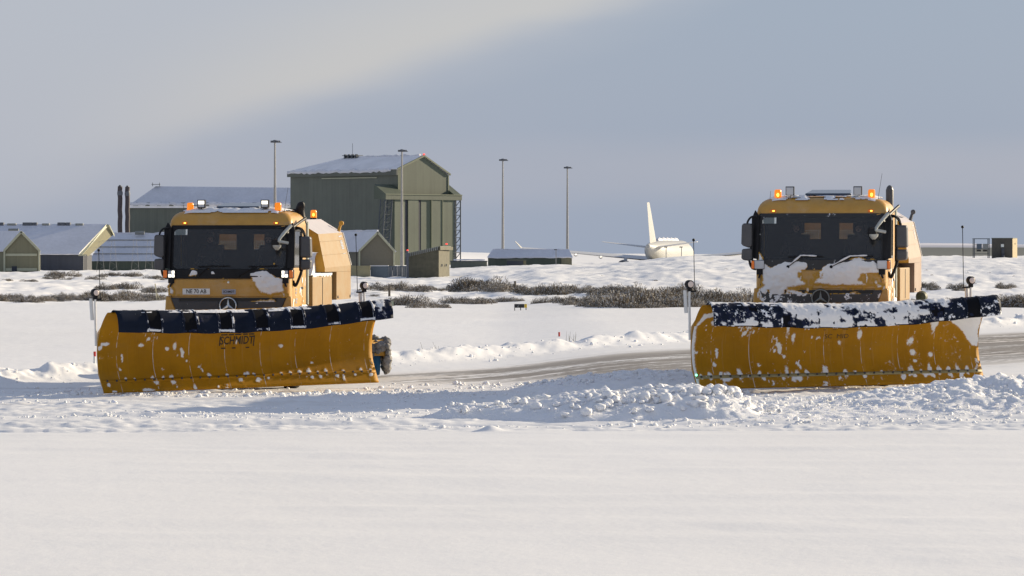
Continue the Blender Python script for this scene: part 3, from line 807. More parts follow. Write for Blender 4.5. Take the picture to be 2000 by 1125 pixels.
def plough(parent, loc, rz, roll, snowy):
    rnd = random.Random(3 if snowy else 2)
    mt = M['plough_snowy'] if snowy else M['plough']
    P = surf(PS, PF, PZ)
    us = np.linspace(-3, 3, 61)
    blade = sheet('plough_blade', P, us, PS[::2].tolist() + [PS[-1]], [mt], parent, th=0.025)
    blade.location = loc; blade.rotation_euler = (0, roll, rz)
    pm = blade.modifiers[0]
    # flap: navy rubber with black inset sections
    Pf = surf(FS, FF_, FZ)
    fu = []
    edges = [-2.90]
    for c in BLACKS: edges += [c - 0.135, c + 0.135]
    edges.append(3.08)
    for a, b in zip(edges[:-1], edges[1:]):
        fu += list(np.linspace(a, b, 7)[:-1])
    fu.append(edges[-1]); fu = np.array(fu)
    vv = FS[::2].tolist() + [FS[-1]]
    mid = 0.5 * (fu[1:] + fu[:-1])
    isb = np.zeros(len(mid), int)
    for c in BLACKS: isb |= (np.abs(mid - c) < 0.135).astype(int)
    def FO(U): return -0.062 * np.exp(-((U + .1) / 1.7) ** 2) + 0.035 * ss(1.8, 3.1, U)
    def Pfs(U, V):
        p, nn = Pf(U, V)
        w = 0.03 * (fbm(U * 1.3, V * 2, 9) - .5)
        v = V / FS[-1]
        dz = FO(U) + v * (0.05 * ss(1.2, 3.1, U) - 0.035 * np.exp(-((U + 1.2) / 1.0) ** 2)) + 0.006 * np.sin(U * 8.2 + .6) * v + 0.05 * (fbm(U * .9, U * 0, 77) - .5) * v
        return (p[0] , p[1] + nn[1] * w, p[2] + nn[2] * w + dz), nn
    sheet('deflector_flap', Pfs, fu, vv, [M['navy_snowy'] if snowy else M['navy'], M['flap_black']], blade, np.tile(isb, len(vv) - 1), th=0.015, off=1)
    # raised straps beside every black section
    mb = MB()
    for c in BLACKS:
        for e in (c - 0.15, c + 0.15):
            for i in range(0, 54, 6):
                (p, nn) = Pfs(np.array([e]), np.array([FS[i]])); (p2, n2) = Pfs(np.array([e]), np.array([FS[i + 6] if i + 6 < 60 else FS[-1]]))
                a = Vector((e, p[1][0], p[2][0])); b = Vector((e, p2[1][0], p2[2][0])); nv = -Vector((0, nn[1][0], nn[2][0])); nv2 = -Vector((0, n2[1][0], n2[2][0]))
                w = Vector((0.016, 0, 0))
                mb.add([a - w + nv * .002, a + w + nv * .002, b + w + nv2 * .002, b - w + nv2 * .002, a - w + nv * .014, a + w + nv * .014, b + w + nv2 * .014, b - w + nv2 * .014],
                       [(4, 5, 6, 7), (0, 1, 5, 4), (1, 2, 6, 5), (2, 3, 7, 6), (3, 0, 4, 7)])
    mb.build('flap_strap', M['navy_snowy'] if snowy else M['navy'], blade)
    # wear edge, bolts
    Pe = surf(PS, PF, PZ, 0.012)
    sheet('wear_edge', Pe, np.linspace(-2.99, 2.99, 40), np.linspace(0.21, 0.275, 3), [M['wear'] if snowy else mt], blade, th=0.008)
    p, nn = P(np.array([0.0]), np.array([0.245]))
    bolt0 = None
    for i in range(30):
        x = -2.88 + i * 0.1985
        if bolt0 is None:
            b = MB(); b.lathe([(0.022, -0.012), (0.022, -0.030), (0.016, -0.038), (0.0, -0.038)], axis='y', n=6)
            bolt0 = b.build('bolt', M['bolt'], blade); o = bolt0
        else:
            o = bolt0.copy(); COL.objects.link(o); o.parent = blade
        o.location = (x, p[1][0], p[2][0]); o.rotation_euler = (R(-28), 0, 0)
    # stencilled maker's name in a broken frame
    LX = -0.02
    def onb(tx, ty, off=0.004):
        Pq, _ = surf(PS, PF, PZ, off)(np.array([LX + tx]), np.array([0.985 + ty]))
        return Vector((LX + tx, Pq[1][0], Pq[2][0]))
    ink = M['worn_ink']
    if not snowy:
        text_mesh('SCHMIDT', 0.20, lambda x, y: onb(x * 0.86, y * 1.15), ink, 'lettering', blade, bold=0.004)
    else:
        text_mesh('SC  MID', 0.17, lambda x, y: onb(x * 0.86, y * 1.0 * (0.7)), ink, 'lettering', blade)
    fr = MB()
    def strip(x0, x1, y0, y1):
        nseg = max(1, int(abs(y1 - y0) / 0.05)); 
        for k in range(nseg):
            ya, yb = y0 + (y1 - y0) * k / nseg, y0 + (y1 - y0) * (k + 1) / nseg
            fr.add([onb(x0, ya), onb(x1, ya), onb(x1, yb), onb(x0, yb)], [(0, 1, 2, 3)])
    if not snowy:
        for a, b in ((-.36, -.22), (-.20, -.08), (-.06, .08), (.12, .22), (.25, .36)): strip(a, b, .115, .145)
        for a, b in ((-.34, -.24), (-.10, -.02), (.2, .28)): strip(a, b, -.16, -.135)
        strip(-.385, -.36, -.1, .1); strip(.36, .385, -.12, .1)
    else:
        for a, b in ((-.30, -.24), (-.10, -.02), (.10, .22)): strip(a, b, .13, .14)
    fr.build('lettering_frame', ink, blade)
    # back frame: ribs, push beam, pushing arms
    mb = MB()
    for x in np.linspace(-2.95, 2.95, 9):
        f = np.interp(PS, PS, PF)
        poly = [(x - .012, -PF[i] + .03, PZ[i]) for i in range(0, 60, 6)] + [(x - .012, 0.36, 1.15), (x - .012, 0.40, 0.75), (x - .012, 0.36, 0.35), (x - .012, 0.2, 0.12)]
        mb.prism(poly, (0.024, 0, 0))
    mb.box(-2.9, 2.9, .40, .52, .66, .82); mb.box(-2.9, 2.9, .34, .44, .30, .42)
    mb.build('back_frame', M['yellow'], blade)
    # end plates follow the curve
    # marker posts with lamps and whip aerials
    for sx, (lx, wx, top) in ((-1, (-3.02, 0.11, 2.75)), (1, (2.86, -0.15, 2.95))):
        ly = 0.30
        mb = MB()
        mb.tube([(lx, ly, .9), (lx, ly, 1.80)], 0.024, 8); mb.tube([(lx - .05, ly + .04, 1.40), (lx - .07, ly + .04, 1.82)], 0.035, 6)
        ps = mb.build('marker_post', M['white_paint'], blade, smooth=True)
        mb = MB().lathe([(0.0, -.05), (.05, -.05), (.078, -.03), (.082, .05), (.05, .08), (0, .09)], c=(lx + .01, ly, 1.93), axis='y', n=20)
        mb.box(lx - .035, lx + .045, ly - .02, ly + .03, 1.80, 1.88)
        mb.build('marker_lamp', M['black'], blade, smooth=True)
        MB().lathe([(0.0, -.062), (.045, -.060), (.056, -.052), (.056, -.045)], c=(lx + .01, ly, 1.93), axis='y', n=20).build('lamp_lens', M['marker_lens'], blade, smooth=True)
        mb = MB(); mb.tube([(lx + wx, ly, 1.80), (lx + wx - .015, ly, top)], 0.007, 5)
        mb.lathe([(0, -.03), (.021, -.021), (.03, 0), (.021, .021), (0, .03)], c=(lx + wx - .015, ly, top), n=10)
        mb.box(min(lx, lx + wx) - .02, max(lx, lx + wx) + .02, ly - .015, ly + .015, 1.785, 1.815)
        mb.build('whip_marker', M['black'], blade, smooth=True)
    # snow clinging to the face and lying on the flap
    us = np.arange(-3, 3.0001, 0.02); vv = np.arange(0.0, PS[-1], 0.02)
    blobs = []
    if snowy:
        blobs += [(-2.36, .20, .10, .17), (-2.42, .03, .05, .08), (-1.0, .22, .05, .10), (-1.48, 1.38, .09, .09), (-1.05, 1.25, .04, .16), (-.92, 1.0, .03, .10), (0.42, 1.22, .10, .20), (.46, 1.05, .05, .1), (1.55, .85, .09, .12), (1.95, .6, .07, .07), (-2.62, 1.3, .12, .1), (-2.3, 1.3, .06, .1), (1.2, 1.3, .12, .16), (2.0, 1.25, .05, .15), (.05, .85, .04, .05), (1.6, .65, .1, .1), (2.55, 0.22, .12, .05), (1.78, .2, .12, .05)]
    else:
        blobs += [(-1.18, 1.28, .07, .10), (-1.52, .86, .08, .07), (-1.36, .90, .045, .08), (-2.1, .95, .10, .06), (-1.72, 1.25, .07, .1), (-2.3, 1.28, .14, .05), (-.62, 1.36, .05, .11), (-1.05, .05, .06, .12), (-.55, .03, .06, .06), (-2.05, .02, .25, .07), (2.13, 1.35, .17, .13), (2.45, 1.42, .12, .09), (1.05, 1.28, .1, .02), (.95, .84, .05, .04), (.35, .17, .11, .10), (.15, .3, .05, .07), (2.25, .12, .06, .18), (-.03, .95, .02, .05), (-2.85, 1.0, .14, .06), (-2.95, .92, .08, .09)]
    # a tuft of snow packed round every bolt
    rb = []; SR = .95 if snowy else .72
    for i in range(30):
        x = -2.88 + i * 0.1985; k = rnd.random()
        if rnd.random() < .7: rb.append((x + rnd.uniform(-.015, .015), .245 + .02 + .02 * k, .03 + .02 * k, .035 + .05 * k * (1.4 if snowy else .8)))
        if rnd.random() < (.55 if snowy else .4): blobs.append((x + rnd.uniform(.0, .09), .19 - .03 * k, .035 + .03 * k, .03 + .05 * k))
    def face_mask(U, V):
        w = 0.55 * (fbm(U * 11, V * 9, 14, 5, .65) - 0.5)
        m_ = np.full(U.shape, -1.0)
        for (bx, bv, rx, ry) in blobs + rb:
            m_ = np.maximum(m_, 0.06 * (1 - np.hypot((U - bx) / rx, (V - bv) / ry) / (SR * (1.7 if rx < .052 else 1)) + w * 3.0))
        if snowy:
            tri = sdf_poly(U, V, [(2.15, 1.42), (3.0, 1.42), (3.0, .72), (2.86, .74), (2.62, 1.02), (2.38, 1.22)])
            m_ = np.maximum(m_, tri + 0.15 * w)
            tl = sdf_poly(U, V, [(-3.0, 1.2), (-2.9, 1.55), (-2.6, 1.65), (-2.55, 1.5), (-2.75, 1.42), (-2.92, 1.25)])
            m_ = np.maximum(m_, tl + 0.15 * w)
            le = 0.06 * (1 - (U + 3.0) / (0.05 + 0.05 * fbm(V * 4, U * 0, 18))) * (V < 1.25)
            m_ = np.maximum(m_, le + 0.03 * w)
        lim = 0.70 if snowy else 0.73
        sp_ = fbm(U * 5.5, V * 4.2, 22, 5, .62) + 0.07 * (fbm(U * .8, V * .8, 23) - .5) + (0.06 * np.exp(-((V - 1.1) / .3) ** 2) * (np.exp(-((U + 2.1) / .9) ** 2) if not snowy else 1))
        m_ = np.maximum(m_, (sp_ - lim) * 0.5)
        return m_
    patch('blade_snow', surf(PS, PF, PZ, 0.002), us, vv, face_mask, 0.016, blade, M['smear_yellow'], 22)
    us = np.arange(-2.9, 3.0801, 0.02); vv = np.arange(0.0, FS[-1], 0.02)
    L = FS[-1]
    def flap_mask(U, V):
        n1 = fbm(U * 2.2, V * 4.5, 31, 5, .6); n2 = fbm(U * 9, V * 9, 32, 4, .6)
        v = V / L
        bz = np.full(U.shape, 9.0)
        for c in BLACKS: bz = np.minimum(bz, np.abs(U - c))
        if snowy:
            k = n1 * .7 + n2 * .42 + 0.22 * np.exp(-((v - .38) / .22) ** 2) + 0.10 * np.exp(-((U - .1) / 1.1) ** 2) - 0.26 * ss(1.6, 2.7, U) - 0.06
            k = k + 0.16 * np.exp(-((v - .93) / .05) ** 2) * (bz < .13) 
            return (k - 0.525) * 0.6
        k = n1 * .45 + n2 * .45 + 0.27 * np.exp(-((v - .33) / .13) ** 2) + 0.42 * np.exp(-((bz - .15) / .02) ** 2) * (n1 + .1) + 0.12 * ss(2.0, 3.0, U)
        k = k + 0.42 * np.exp(-((v - .95) / .035) ** 2) * (bz < .125) - 0.12 * (bz < .125)
        return (k - 0.61) * 0.6
    def Pf2(U, V):
        p, nn = Pfs(U, V); nn = tuple(-q for q in nn)
        return tuple(p[i] + nn[i] * 0.002 for i in range(3)), nn
    patch('flap_snow', Pf2, us, vv, flap_mask, 0.024 if snowy else 0.016, blade, M['smear_navy'], 14)
    # ridge of snow lying along the top of the flap
    xs = np.arange(-2.85, 3.04, 0.04); hh = 0.008 + 0.036 * fbm(xs * 3, xs * 0, 55) * (1.2 if snowy else 1)
    prof_n = 7; V3 = []
    for i, x in enumerate(xs):
        for k in range(prof_n):
            t = math.pi * k / (prof_n - 1)
            V3.append((x, -0.27 + 0.13 * math.cos(t) + .01 * math.sin(x * 9), 1.575 + float(FO(x)) - .03 * abs(math.cos(t)) + (hh[i] * (1 + .5 * (hsh(np.array(i), np.array(k), 3) - .5))) * math.sin(t)))
    link('flap_ridge_snow', np_mesh('flap_ridge_snow', V3, grid_faces(len(xs), prof_n), [M['snow_patch']]), blade)
    if snowy:
        MB().lathe([(0, -.02), (.014, -.014), (.02, 0), (.014, .014), (0, .02)], c=(-3.04, -.02, .26), n=12).build('green_lamp', M['green_lamp'], blade, smooth=True)
    return blade

def cab_shell(parent, snowy):
    w, L, r = 1.25, 2.0, 0.20
    per = []
    def addp(x, y): per.append((x, y))
    # front from left to right
    fx = [-1.05, -0.9, -0.75, -.55, -.3, 0, .3, .55, .75, .9, 1.05]
    for a in np.linspace(180, 90, 6)[:-1]:
        addp(-w + r + r * math.cos(R(a)), r - r * math.sin(R(a)))
    for x in fx: addp(x, 0)
    for a in np.linspace(90, 0, 6)[1:]:
        addp(w - r + r * math.cos(R(a)), r - r * math.sin(R(a)))
    for y in (.42, .55, .9, 1.3, 1.42, 1.9): addp(w, y)
    addp(w, L)
    for x in (1.0, .56, .18, 0, -.18, -.56, -1.0): addp(x, L)
    addp(-w, L)
    for y in (1.9, 1.42, 1.3, .9, .55, .42): addp(-w, y)
    per = np.array(per); n = len(per)
    zs = [0.95, 1.3, 1.55, 1.86, 2.24, 2.43, 2.50, 2.64, 2.83, 3.0, 3.14, 3.20, 3.27, 3.34, 3.42, 3.485, 3.54, 3.58, 3.605, 3.62]
    ins = [0] * 13 + [0, .018, .05, .10, .17, .27, .42]
    V, fs, ms = [], [], []
    for z, i_ in zip(zs, ins):
        rake = 0.0 if z < 2.3 else 0.19 * ((z - 2.3) / 1.0) ** 1.0
        if z > 3.3: rake += 0.35 * max(0, z - 3.42)
        for (x, y) in per:
            fr = np.clip(1 - y / 0.6, 0, 1)
            yy = y + rake * fr
            cx, cy = x, yy
            sx_ = 1 - i_ / w
            V.append((x * sx_, L / 2 + (yy - L / 2) * (1 - i_ / (L / 2) * .8), z))
    for j in range(len(zs) - 1):
        for i in range(n):
            k = (i + 1) % n
            a, b = per[i], per[k]; mx, my = (a + b) / 2; zc = (zs[j] + zs[j + 1]) / 2
            front = my < 0.001
            corner = my < r and not front
            side = abs(mx) > w - .001 and my >= r
            back = my > L - .001
            mi = 0
            if front and 2.43 < zc < 3.27: continue
            if corner and 2.43 < zc < 3.27 and min(a[1], b[1]) < .06: continue
            if side and 2.50 < zc < 3.20 and .42 < my < 1.42: continue
            if back and 2.83 < zc < 3.14 and .18 < abs(mx) < .56: continue
            if (front or corner) and 2.24 < zc < 2.43: mi = 1
            if corner and 2.43 < zc < 3.27: mi = 1
            if side and 2.43 < zc < 3.27 and my < .43: mi = 1
            if (front or (corner and abs(mx) < 1.2)) and zc < 1.86: mi = 2 if zc > 1.3 else 0
            fs.append((j * n + i, j * n + k, (j + 1) * n + k, (j + 1) * n + i)); ms.append(mi)
    top = (len(zs) - 1) * n
    V.append((0, L / 2, 3.645)); c = len(V) - 1
    for i in range(n): fs.append((top + i, top + (i + 1) % n, c)); ms.append(0)
    mb = MB(); mb.v = V; mb.f = fs; mb.m = ms
    o = mb.build('cab', [M['yellow'], M['black_icy'] if snowy else M['black'], M['grey_icy'] if snowy else M['grey'], M['interior']], parent, smooth=True)
    q = o.modifiers.new('thickness', 'SOLIDIFY'); q.thickness = 0.035; q.offset = -1; q.material_offset = 3
    return o
def rrect(x0, x1, z0, z1, r, n=6):
    pts = []
    for (cx, cz, a0) in ((x1 - r, z1 - r, 0), (x0 + r, z1 - r, 90), (x0 + r, z0 + r, 180), (x1 - r, z0 + r, 270)):
        for k in range(n + 1):
            t = R(a0 + 90 * k / n); pts.append((cx + r * math.cos(t), cz + r * math.sin(t)))
    return pts
def fy(z, x=0.0):
    """y of the cab front at height z; the screen wraps a little at its sides"""
    return (0.0 if z < 2.3 else 0.19 * (z - 2.3)) + 0.09 * max(0, abs(x) - .95) ** 1.5 * 4

def beacon(parent, x, y, z, lit, name='beacon'):
    b = MB().lathe([(.085, 0), (.08, .035), (.062, .05), (0, .05)], c=(x, y, z), n=18).build(name, M['black'], parent, smooth=True)
    MB().lathe([(.066, .045), (.07, .06), (.068, .17), (.064, .195), (.05, .212), (0, .215)], c=(x, y, z), n=18).build('lens', M['amber'], b, smooth=True)
    # bright lamp body seen through the lens
    MB().lathe([(0, -.05), (.022, -.03), (.03, 0), (.022, .03), (0, .05)], c=(x + .005, y - .052, z + (.11 if lit else .09)), n=12).build('flash_tube', M['amber_core'] if lit else M['amber'], b, smooth=True)
    return b
def work_lamp(parent, x, y, z, lit, snowy):
    b = MB().box(x - .08, x + .08, y - .02, y + .10, z, z + .165).box(x - .01, x + .01, y, y + .06, z - .09, z)
    b.tube([(x - .04, y + .03, z + .01), (x, y + .03, z - .07), (x + .04, y + .03, z + .01)], .008, 5)
    o = b.build('work_lamp', M['black'], parent, bevel=.025, seg=3)
    if lit:
        MB().box(x - .063, x + .063, y - .028, y - .018, z + .075, z + .145).build('lens', M['lamp_lit'], o, bevel=.01)
        MB().box(x - .063, x + .063, y - .028, y - .018, z + .02, z + .072).build('reflector', M['lamp_off'], o, bevel=.006)
    else:
        MB().box(x - .068, x + .068, y - .034, y - .018, z + .008, z + .148).build('lens', M['lamp_off'], o, bevel=.015)
        if snowy:
            ic = MB()
            rr = random.Random(int(x * 100))
            for k in range(5):
                xx = x - .05 + .025 * k; ic.tube([(xx, y - .02, z + .01), (xx + .004, y - .025, z - rr.uniform(.04, .10))], [.008, .001], 5)
            ic.build('icicle', M['snow_patch'], o)
    return o

def wheel(parent, x, y, r=.52, w=.32):
    prof = [(r * .55, -w / 2), (r * .9, -w / 2), (r * .98, -w / 2 + .04), (r, -w / 2 + .08), (r, w / 2 - .08), (r * .98, w / 2 - .04), (r * .9, w / 2), (r * .55, w / 2)]
    t = MB().lathe(prof, c=(x, y, r), axis='x', n=36)
    for k in range(36):      # tread blocks
        a = 2 * math.pi * k / 36
        for dx in (-.09, .0, .09):
            p = Vector((x + dx, y + math.cos(a) * r, r + math.sin(a) * r)); rr_ = Vector((0, math.cos(a), math.sin(a))); tt = Vector((0, -math.sin(a), math.cos(a)))
            q = [p + Vector((sx * .035, 0, 0)) + tt * st * .03 + rr_ * h for h in (-.005, .012) for sx, st in ((-1, -1), (1, -1), (1, 1), (-1, 1))]
            t.add(q, [(4, 5, 6, 7), (0, 1, 5, 4), (1, 2, 6, 5), (2, 3, 7, 6), (3, 0, 4, 7)])
    o = t.build('wheel', M['rubber'], parent, smooth=True)
    s_ = 1 if x > 0 else -1
    MB().lathe([(r * .56, -w / 2 + .01), (r * .5, -w / 2 + .07), (.16, -.02), (.14, .05), (0, .06)] if s_ > 0 else [(r * .56, w / 2 - .01), (r * .5, w / 2 - .07), (.16, .02), (.14, -.05), (0, -.06)], c=(x, y, r), axis='x', n=28).build('rim', M['chassis'], o, smooth=True)

def truck(loc, yaw, snowy, label, plough_world, blade_ang, roll):
    root = empty('snow_plough_truck', loc, -yaw, label=label, cat='snow plough', group='yellow plough trucks clearing the runway')
    Y_, BK, GR = M['yellow'], (M['black_icy'] if snowy else M['black']), (M['grey_icy'] if snowy else M['grey'])
    cab = cab_shell(root, snowy)
    # --- front: panel, grille, bumper corners
    MB().prism([(-1.16, -.022, 1.885), (1.16, -.022, 1.885), (1.13, -.022, 2.225), (-1.13, -.022, 2.225)], (0, .02, 0)).build('bonnet_panel', Y_, cab, bevel=.012)
    g = MB()
    g.prism([(-1.17, -.03, 1.86), (1.17, -.03, 1.86), (1.02, -.03, 1.50), (.98, -.03, 1.1), (-.98, -.03, 1.1), (-1.02, -.03, 1.50)], (0, .027, 0))
    g.prism([(-1.0, -.055, 1.78), (-.2, -.055, 1.78), (-.16, -.055, 1.62), (-.16, -.055, 1.5), (-.92, -.055, 1.5)], (0, .025, 0))
    g.prism([(1.0, -.055, 1.78), (.92, -.055, 1.5), (.16, -.055, 1.5), (.16, -.055, 1.62), (.2, -.055, 1.78)], (0, .025, 0))
    for z in (1.43, 1.34, 1.25, 1.16): g.box(-.95, .95, -.05, -.031, z - .03, z + .012)
    gr = g.build('grille', GR, cab, bevel=.008)
    MB().box(-1.0, 1.0, -.036, -.031, 1.80, 1.856).build('grille_slot', M['ink'], gr)
    for sx in (-1, 1):
        MB().prism([(sx * 1.27, -.045, 1.90), (sx * 1.17, -.045, 1.87), (sx * 1.02, -.045, 1.5), (sx * .98, -.045, 1.0), (sx * 1.29, -.045, .9), (sx * 1.29, -.045, 1.6)], (0, .24, 0)).build('corner_panel', Y_, cab, bevel=.03, seg=3)
        gl = MB()
        gl.prism([(sx * 1.16, -.052, 1.845), (sx * 1.0, -.052, 1.83), (sx * .90, -.052, 1.5), (sx * 1.01, -.052, 1.5)], (0, .012, 0))
        gl.build('side_vent', GR, cab, bevel=.004)
    MB().box(-1.24, 1.24, -.14, .05, .62, 1.0).build('bumper', Y_, root, bevel=.03)
    MB().tube([(x * .001, 0, 0) for x in (0,)] * 2, .001) if False else None
    # emblem: ring and three-pointed star
    e = MB()
    ring = [(0.165 * math.cos(t), -.075, 1.70 + 0.165 * math.sin(t)) for t in np.linspace(0, 2 * math.pi, 33)]
    e.tube(ring, .013, 6, cap=False)
    for k in range(3):
        a = R(90 + 120 * k); tip = Vector((.155 * math.cos(a), -.075, 1.70 + .155 * math.sin(a)))
        l = Vector((.030 * math.cos(a + R(60)), -.070, 1.70 + .030 * math.sin(a + R(60)))); r_ = Vector((.030 * math.cos(a - R(60)), -.070, 1.70 + .030 * math.sin(a - R(60)))); c = Vector((0, -.092, 1.70)); bk = Vector((0, -.06, 1.70))
        e.add([tip, l, c, r_, bk], [(0, 1, 2), (0, 2, 3), (0, 3, 4), (0, 4, 1)])
    em = e.build('emblem', M['chrome'] if not snowy else M['steel'], cab)
    MB().lathe([(.185, -.058), (.185, -.05)], c=(0, 0, 1.70), axis='y', n=32).build('emblem_plate', M['ink'], em)
    MB().lathe([(0, -.04), (.022, -.038), (.024, -.022)], c=(0, 0, 2.17), axis='y', n=14).build('badge', M['chrome'], cab)
    sm2 = MB()
    for sx in (-1, 1): sm2.prism([(sx * 1.135, -.0265, 2.235), (sx * 1.125, -.0265, 2.235), (sx * 1.145, -.0265, 1.88), (sx * 1.16, -.0265, 1.88)], (0, .004, 0))
    sm2.build('bonnet_seam', M['ink'], cab)
    # number plate, maker's badge
    if not snowy:
        np_ = MB().box(-.93, -.375, -.038, -.024, 1.925, 2.045).build('number_plate', M['white_paint'], cab, bevel=.004)
        text_mesh('NE 70 AB', .118, lambda x, y: Vector((-.652 + x * .86, -.0405, 1.985 + y * .98)), M['ink'], 'lettering', np_, bold=.0015)
        bd = MB().box(-.13, .15, -.034, -.024, 1.93, 2.03).build('maker_badge', M['blue_badge'], cab, bevel=.003)
        text_mesh('SCHMIDT', .062, lambda x, y: Vector((.01 + x * .86, -.036, 1.98 + y)), M['ink'], 'lettering', bd, bold=.0012)
    else:
        MB().box(-.93, -.375, -.038, -.024, 1.925, 2.045).build('number_plate', M['white_paint'], cab, bevel=.004)
    # windscreen
    def bent(pts, dy): return [(x, fy(z, x) + dy, z) for x, z in pts]
    zz0, zz1, hw = 2.40, 3.275, 1.17
    us = np.linspace(-hw, hw, 31); vv = np.linspace(zz0, zz1, 9)
    U, V = np.meshgrid(us, vv)
    Yw = 0.19 * (V - 2.3) + 0.30 * np.maximum(0, np.abs(U) - .92) ** 1.6 - 0.012
    rr = 0.10
    def cut(U, V):
        cu, cv = (U[:-1, :-1] + U[1:, 1:]) / 2, (V[:-1, :-1] + V[1:, 1:]) / 2
        return np.ones(cu.shape, bool)
    ws = link('windscreen', np_mesh('windscreen', np.stack([U, Yw, V], -1).reshape(-1, 3), grid_faces(9, 31), [M['windscreen']]), cab)
    outer = rrect(-1.195, 1.195, 2.36, 3.315, .03); inner = rrect(-1.14, 1.14, 2.44, 3.24, .10)
    sb = MB(); V_ = []
    def ysc(x, z): return 0.19 * (z - 2.3) + 0.30 * max(0, abs(x) - .92) ** 1.6 - 0.018
    # subdivide edges of both rings equally
    def resamp(p, n=96):
        p = p + [p[0]]; d = [0]
        for a, b in zip(p[:-1], p[1:]): d.append(d[-1] + math.hypot(b[0] - a[0], b[1] - a[1]))
        return d, p
    nO = len(outer)
    for (a, b) in zip(outer, inner): V_ += [(a[0], ysc(*a), a[1]), (b[0], ysc(*b), b[1])]
    # long edges get mid points so they hug the curved screen
    ring2 = []
    for i in range(nO):
        j = (i + 1) % nO
        oa, ob, ia, ib = outer[i], outer[j], inner[i], inner[j]
        k = 12 if math.hypot(ob[0] - oa[0], ob[1] - oa[1]) > .3 else 1
        for t in range(k):
            f = t / k
            ring2.append(((oa[0] + (ob[0] - oa[0]) * f, oa[1] + (ob[1] - oa[1]) * f), (ia[0] + (ib[0] - ia[0]) * f, ia[1] + (ib[1] - ia[1]) * f)))
    n2 = len(ring2); vs2 = []
    for a, b in ring2: vs2 += [(a[0], ysc(*a), a[1]), (b[0], ysc(*b), b[1])]
    sb.add(vs2, [(2 * i, 2 * ((i + 1) % n2), 2 * ((i + 1) % n2) + 1, 2 * i + 1) for i in range(n2)])
    so = sb.build('windscreen_seal', BK, ws); q = so.modifiers.new('t', 'SOLIDIFY'); q.thickness = .01
    MB().prism(bent([(-1.13, 3.12), (-.865, 3.12), (-.865, 3.235), (-1.13, 3.235)], -.0155 + 0), (0, .002, 0)).build('pale_sticker', M['sticker'], ws)
    pb = MB().prism([(-1.16, -.03, 2.245), (1.16, -.03, 2.245), (1.16, -.022, 2.43), (-1.16, -.022, 2.43)], (0, .026, 0)).build('wiper_panel', BK, cab, bevel=.006)
    # wipers
    for (px_, ex, ez, b0, b1, bz) in ((-.62, -.36, 2.50, -.62, .04, 2.495), (.20, .60, 2.49, .40, 1.0, 2.505)):
        wpr = MB().tube([(px_, -.045, 2.30), (px_ + (ex - px_) * .8, -.035, 2.47), (ex, -.005, ez)], [.016, .011, .008], 6)
        wpr.tube([(b0, -.01, bz - .01), (ex, -.012, ez), (b1, -.008, bz)], .011, 5)
        wpr.lathe([(0, -.07), (.03, -.07), (.03, -.03)], c=(px_, 0, 2.30), axis='y', n=10)
        wo_ = wpr.build('wiper', M['black'], cab, smooth=True)
        if snowy:
            n_ = 22; sn = MB()
            path = smoothpath([(px_, -.055, 2.315), (px_ + (ex - px_) * .8, -.05, 2.485), (ex, -.03, ez + .015), (b1 * .7 + ex * .3, -.03, bz + .01)], 5)
            sn.tube(path, [.008 + .012 * float(hsh(np.array(i), np.array(3), 5)) for i in range(len(path))], 7)
            sn.build('wiper_snow', M['snow_patch'], wo_, smooth=True)
    # third small blade arm
    MB().tube([(.38, -.04, 2.29), (.72, -.045, 2.285)], .013, 6).build('wiper', M['black'], cab, smooth=True)
    # rear window glass and guard mesh
    for sx in (-1, 1):
        MB().box(sx * .37 - .19, sx * .37 + .19, 2.0, 2.008, 2.83, 3.14).build('rear_window', M['clear_glass'], cab)
        gm = MB()
        for i in range(9): gm.box(sx * .37 - .19 + i * .0475 - .007, sx * .37 - .19 + i * .0475 + .007, 2.03, 2.038, 2.80, 3.0)
        for j in range(6): gm.box(sx * .37 - .2, sx * .37 + .2, 2.038, 2.044, 2.81 + j * .037, 2.822 + j * .037)
        gm.build('window_guard', M['sticker'], cab)  # pale bars: light from the snow painted into the mesh colour
        sg = MB().box(sx * 1.236, sx * 1.242, .42, 1.42, 2.50, 3.20).build('side_window', M['side_glass'], cab)
        fr_ = MB()
        for (ya, yb, za, zb) in ((.38, .45, 2.46, 3.24), (1.40, 1.46, 2.46, 3.24), (.45, 1.40, 2.46, 2.51), (.45, 1.40, 3.19, 3.24)): fr_.box(sx * 1.243, sx * 1.262, ya, yb, za, zb)
        fr_.build('window_frame', BK, sg, bevel=.004)
        # door shut lines and handle
        dl = MB()
        for (ya, yb, za, zb) in ((.33, .345, 1.2, 3.28), (1.52, 1.535, 1.2, 3.28), (.345, 1.52, 1.2, 1.215)): dl.box(sx * 1.246, sx * 1.254, ya, yb, za, zb)
        dr = dl.build('door_seam', M['ink'], cab)
        MB().box(sx * 1.25, sx * 1.285, 1.32, 1.47, 2.02, 2.07).build('door_handle', M['black'], cab, bevel=.01)
        # step recess
        MB().box(sx * 1.245, sx * 1.262, .55, 1.2, 1.02, 1.5).build('step_recess', M['grey'], cab, bevel=.01)
        # dark wind deflector beside the screen
        d_ = MB().prism([(sx * 1.19, -.03, 2.44), (sx * 1.33, .02, 2.46), (sx * 1.33, .10, 3.22), (sx * 1.27, .17, 3.38), (sx * 1.19, .13, 3.27)], (0, .05, 0)).build('wind_deflector', M['black'], cab, bevel=.012)
        # head lamp cluster under the deflector
        lz = 2.25
        hc = MB().box(sx * 1.07, sx * 1.32, -.075, .08, lz, lz + .175).build('lamp_cluster', M['black'], cab, bevel=.012)
        lm = M['lamp_lit'] if not snowy else M['lamp_off']
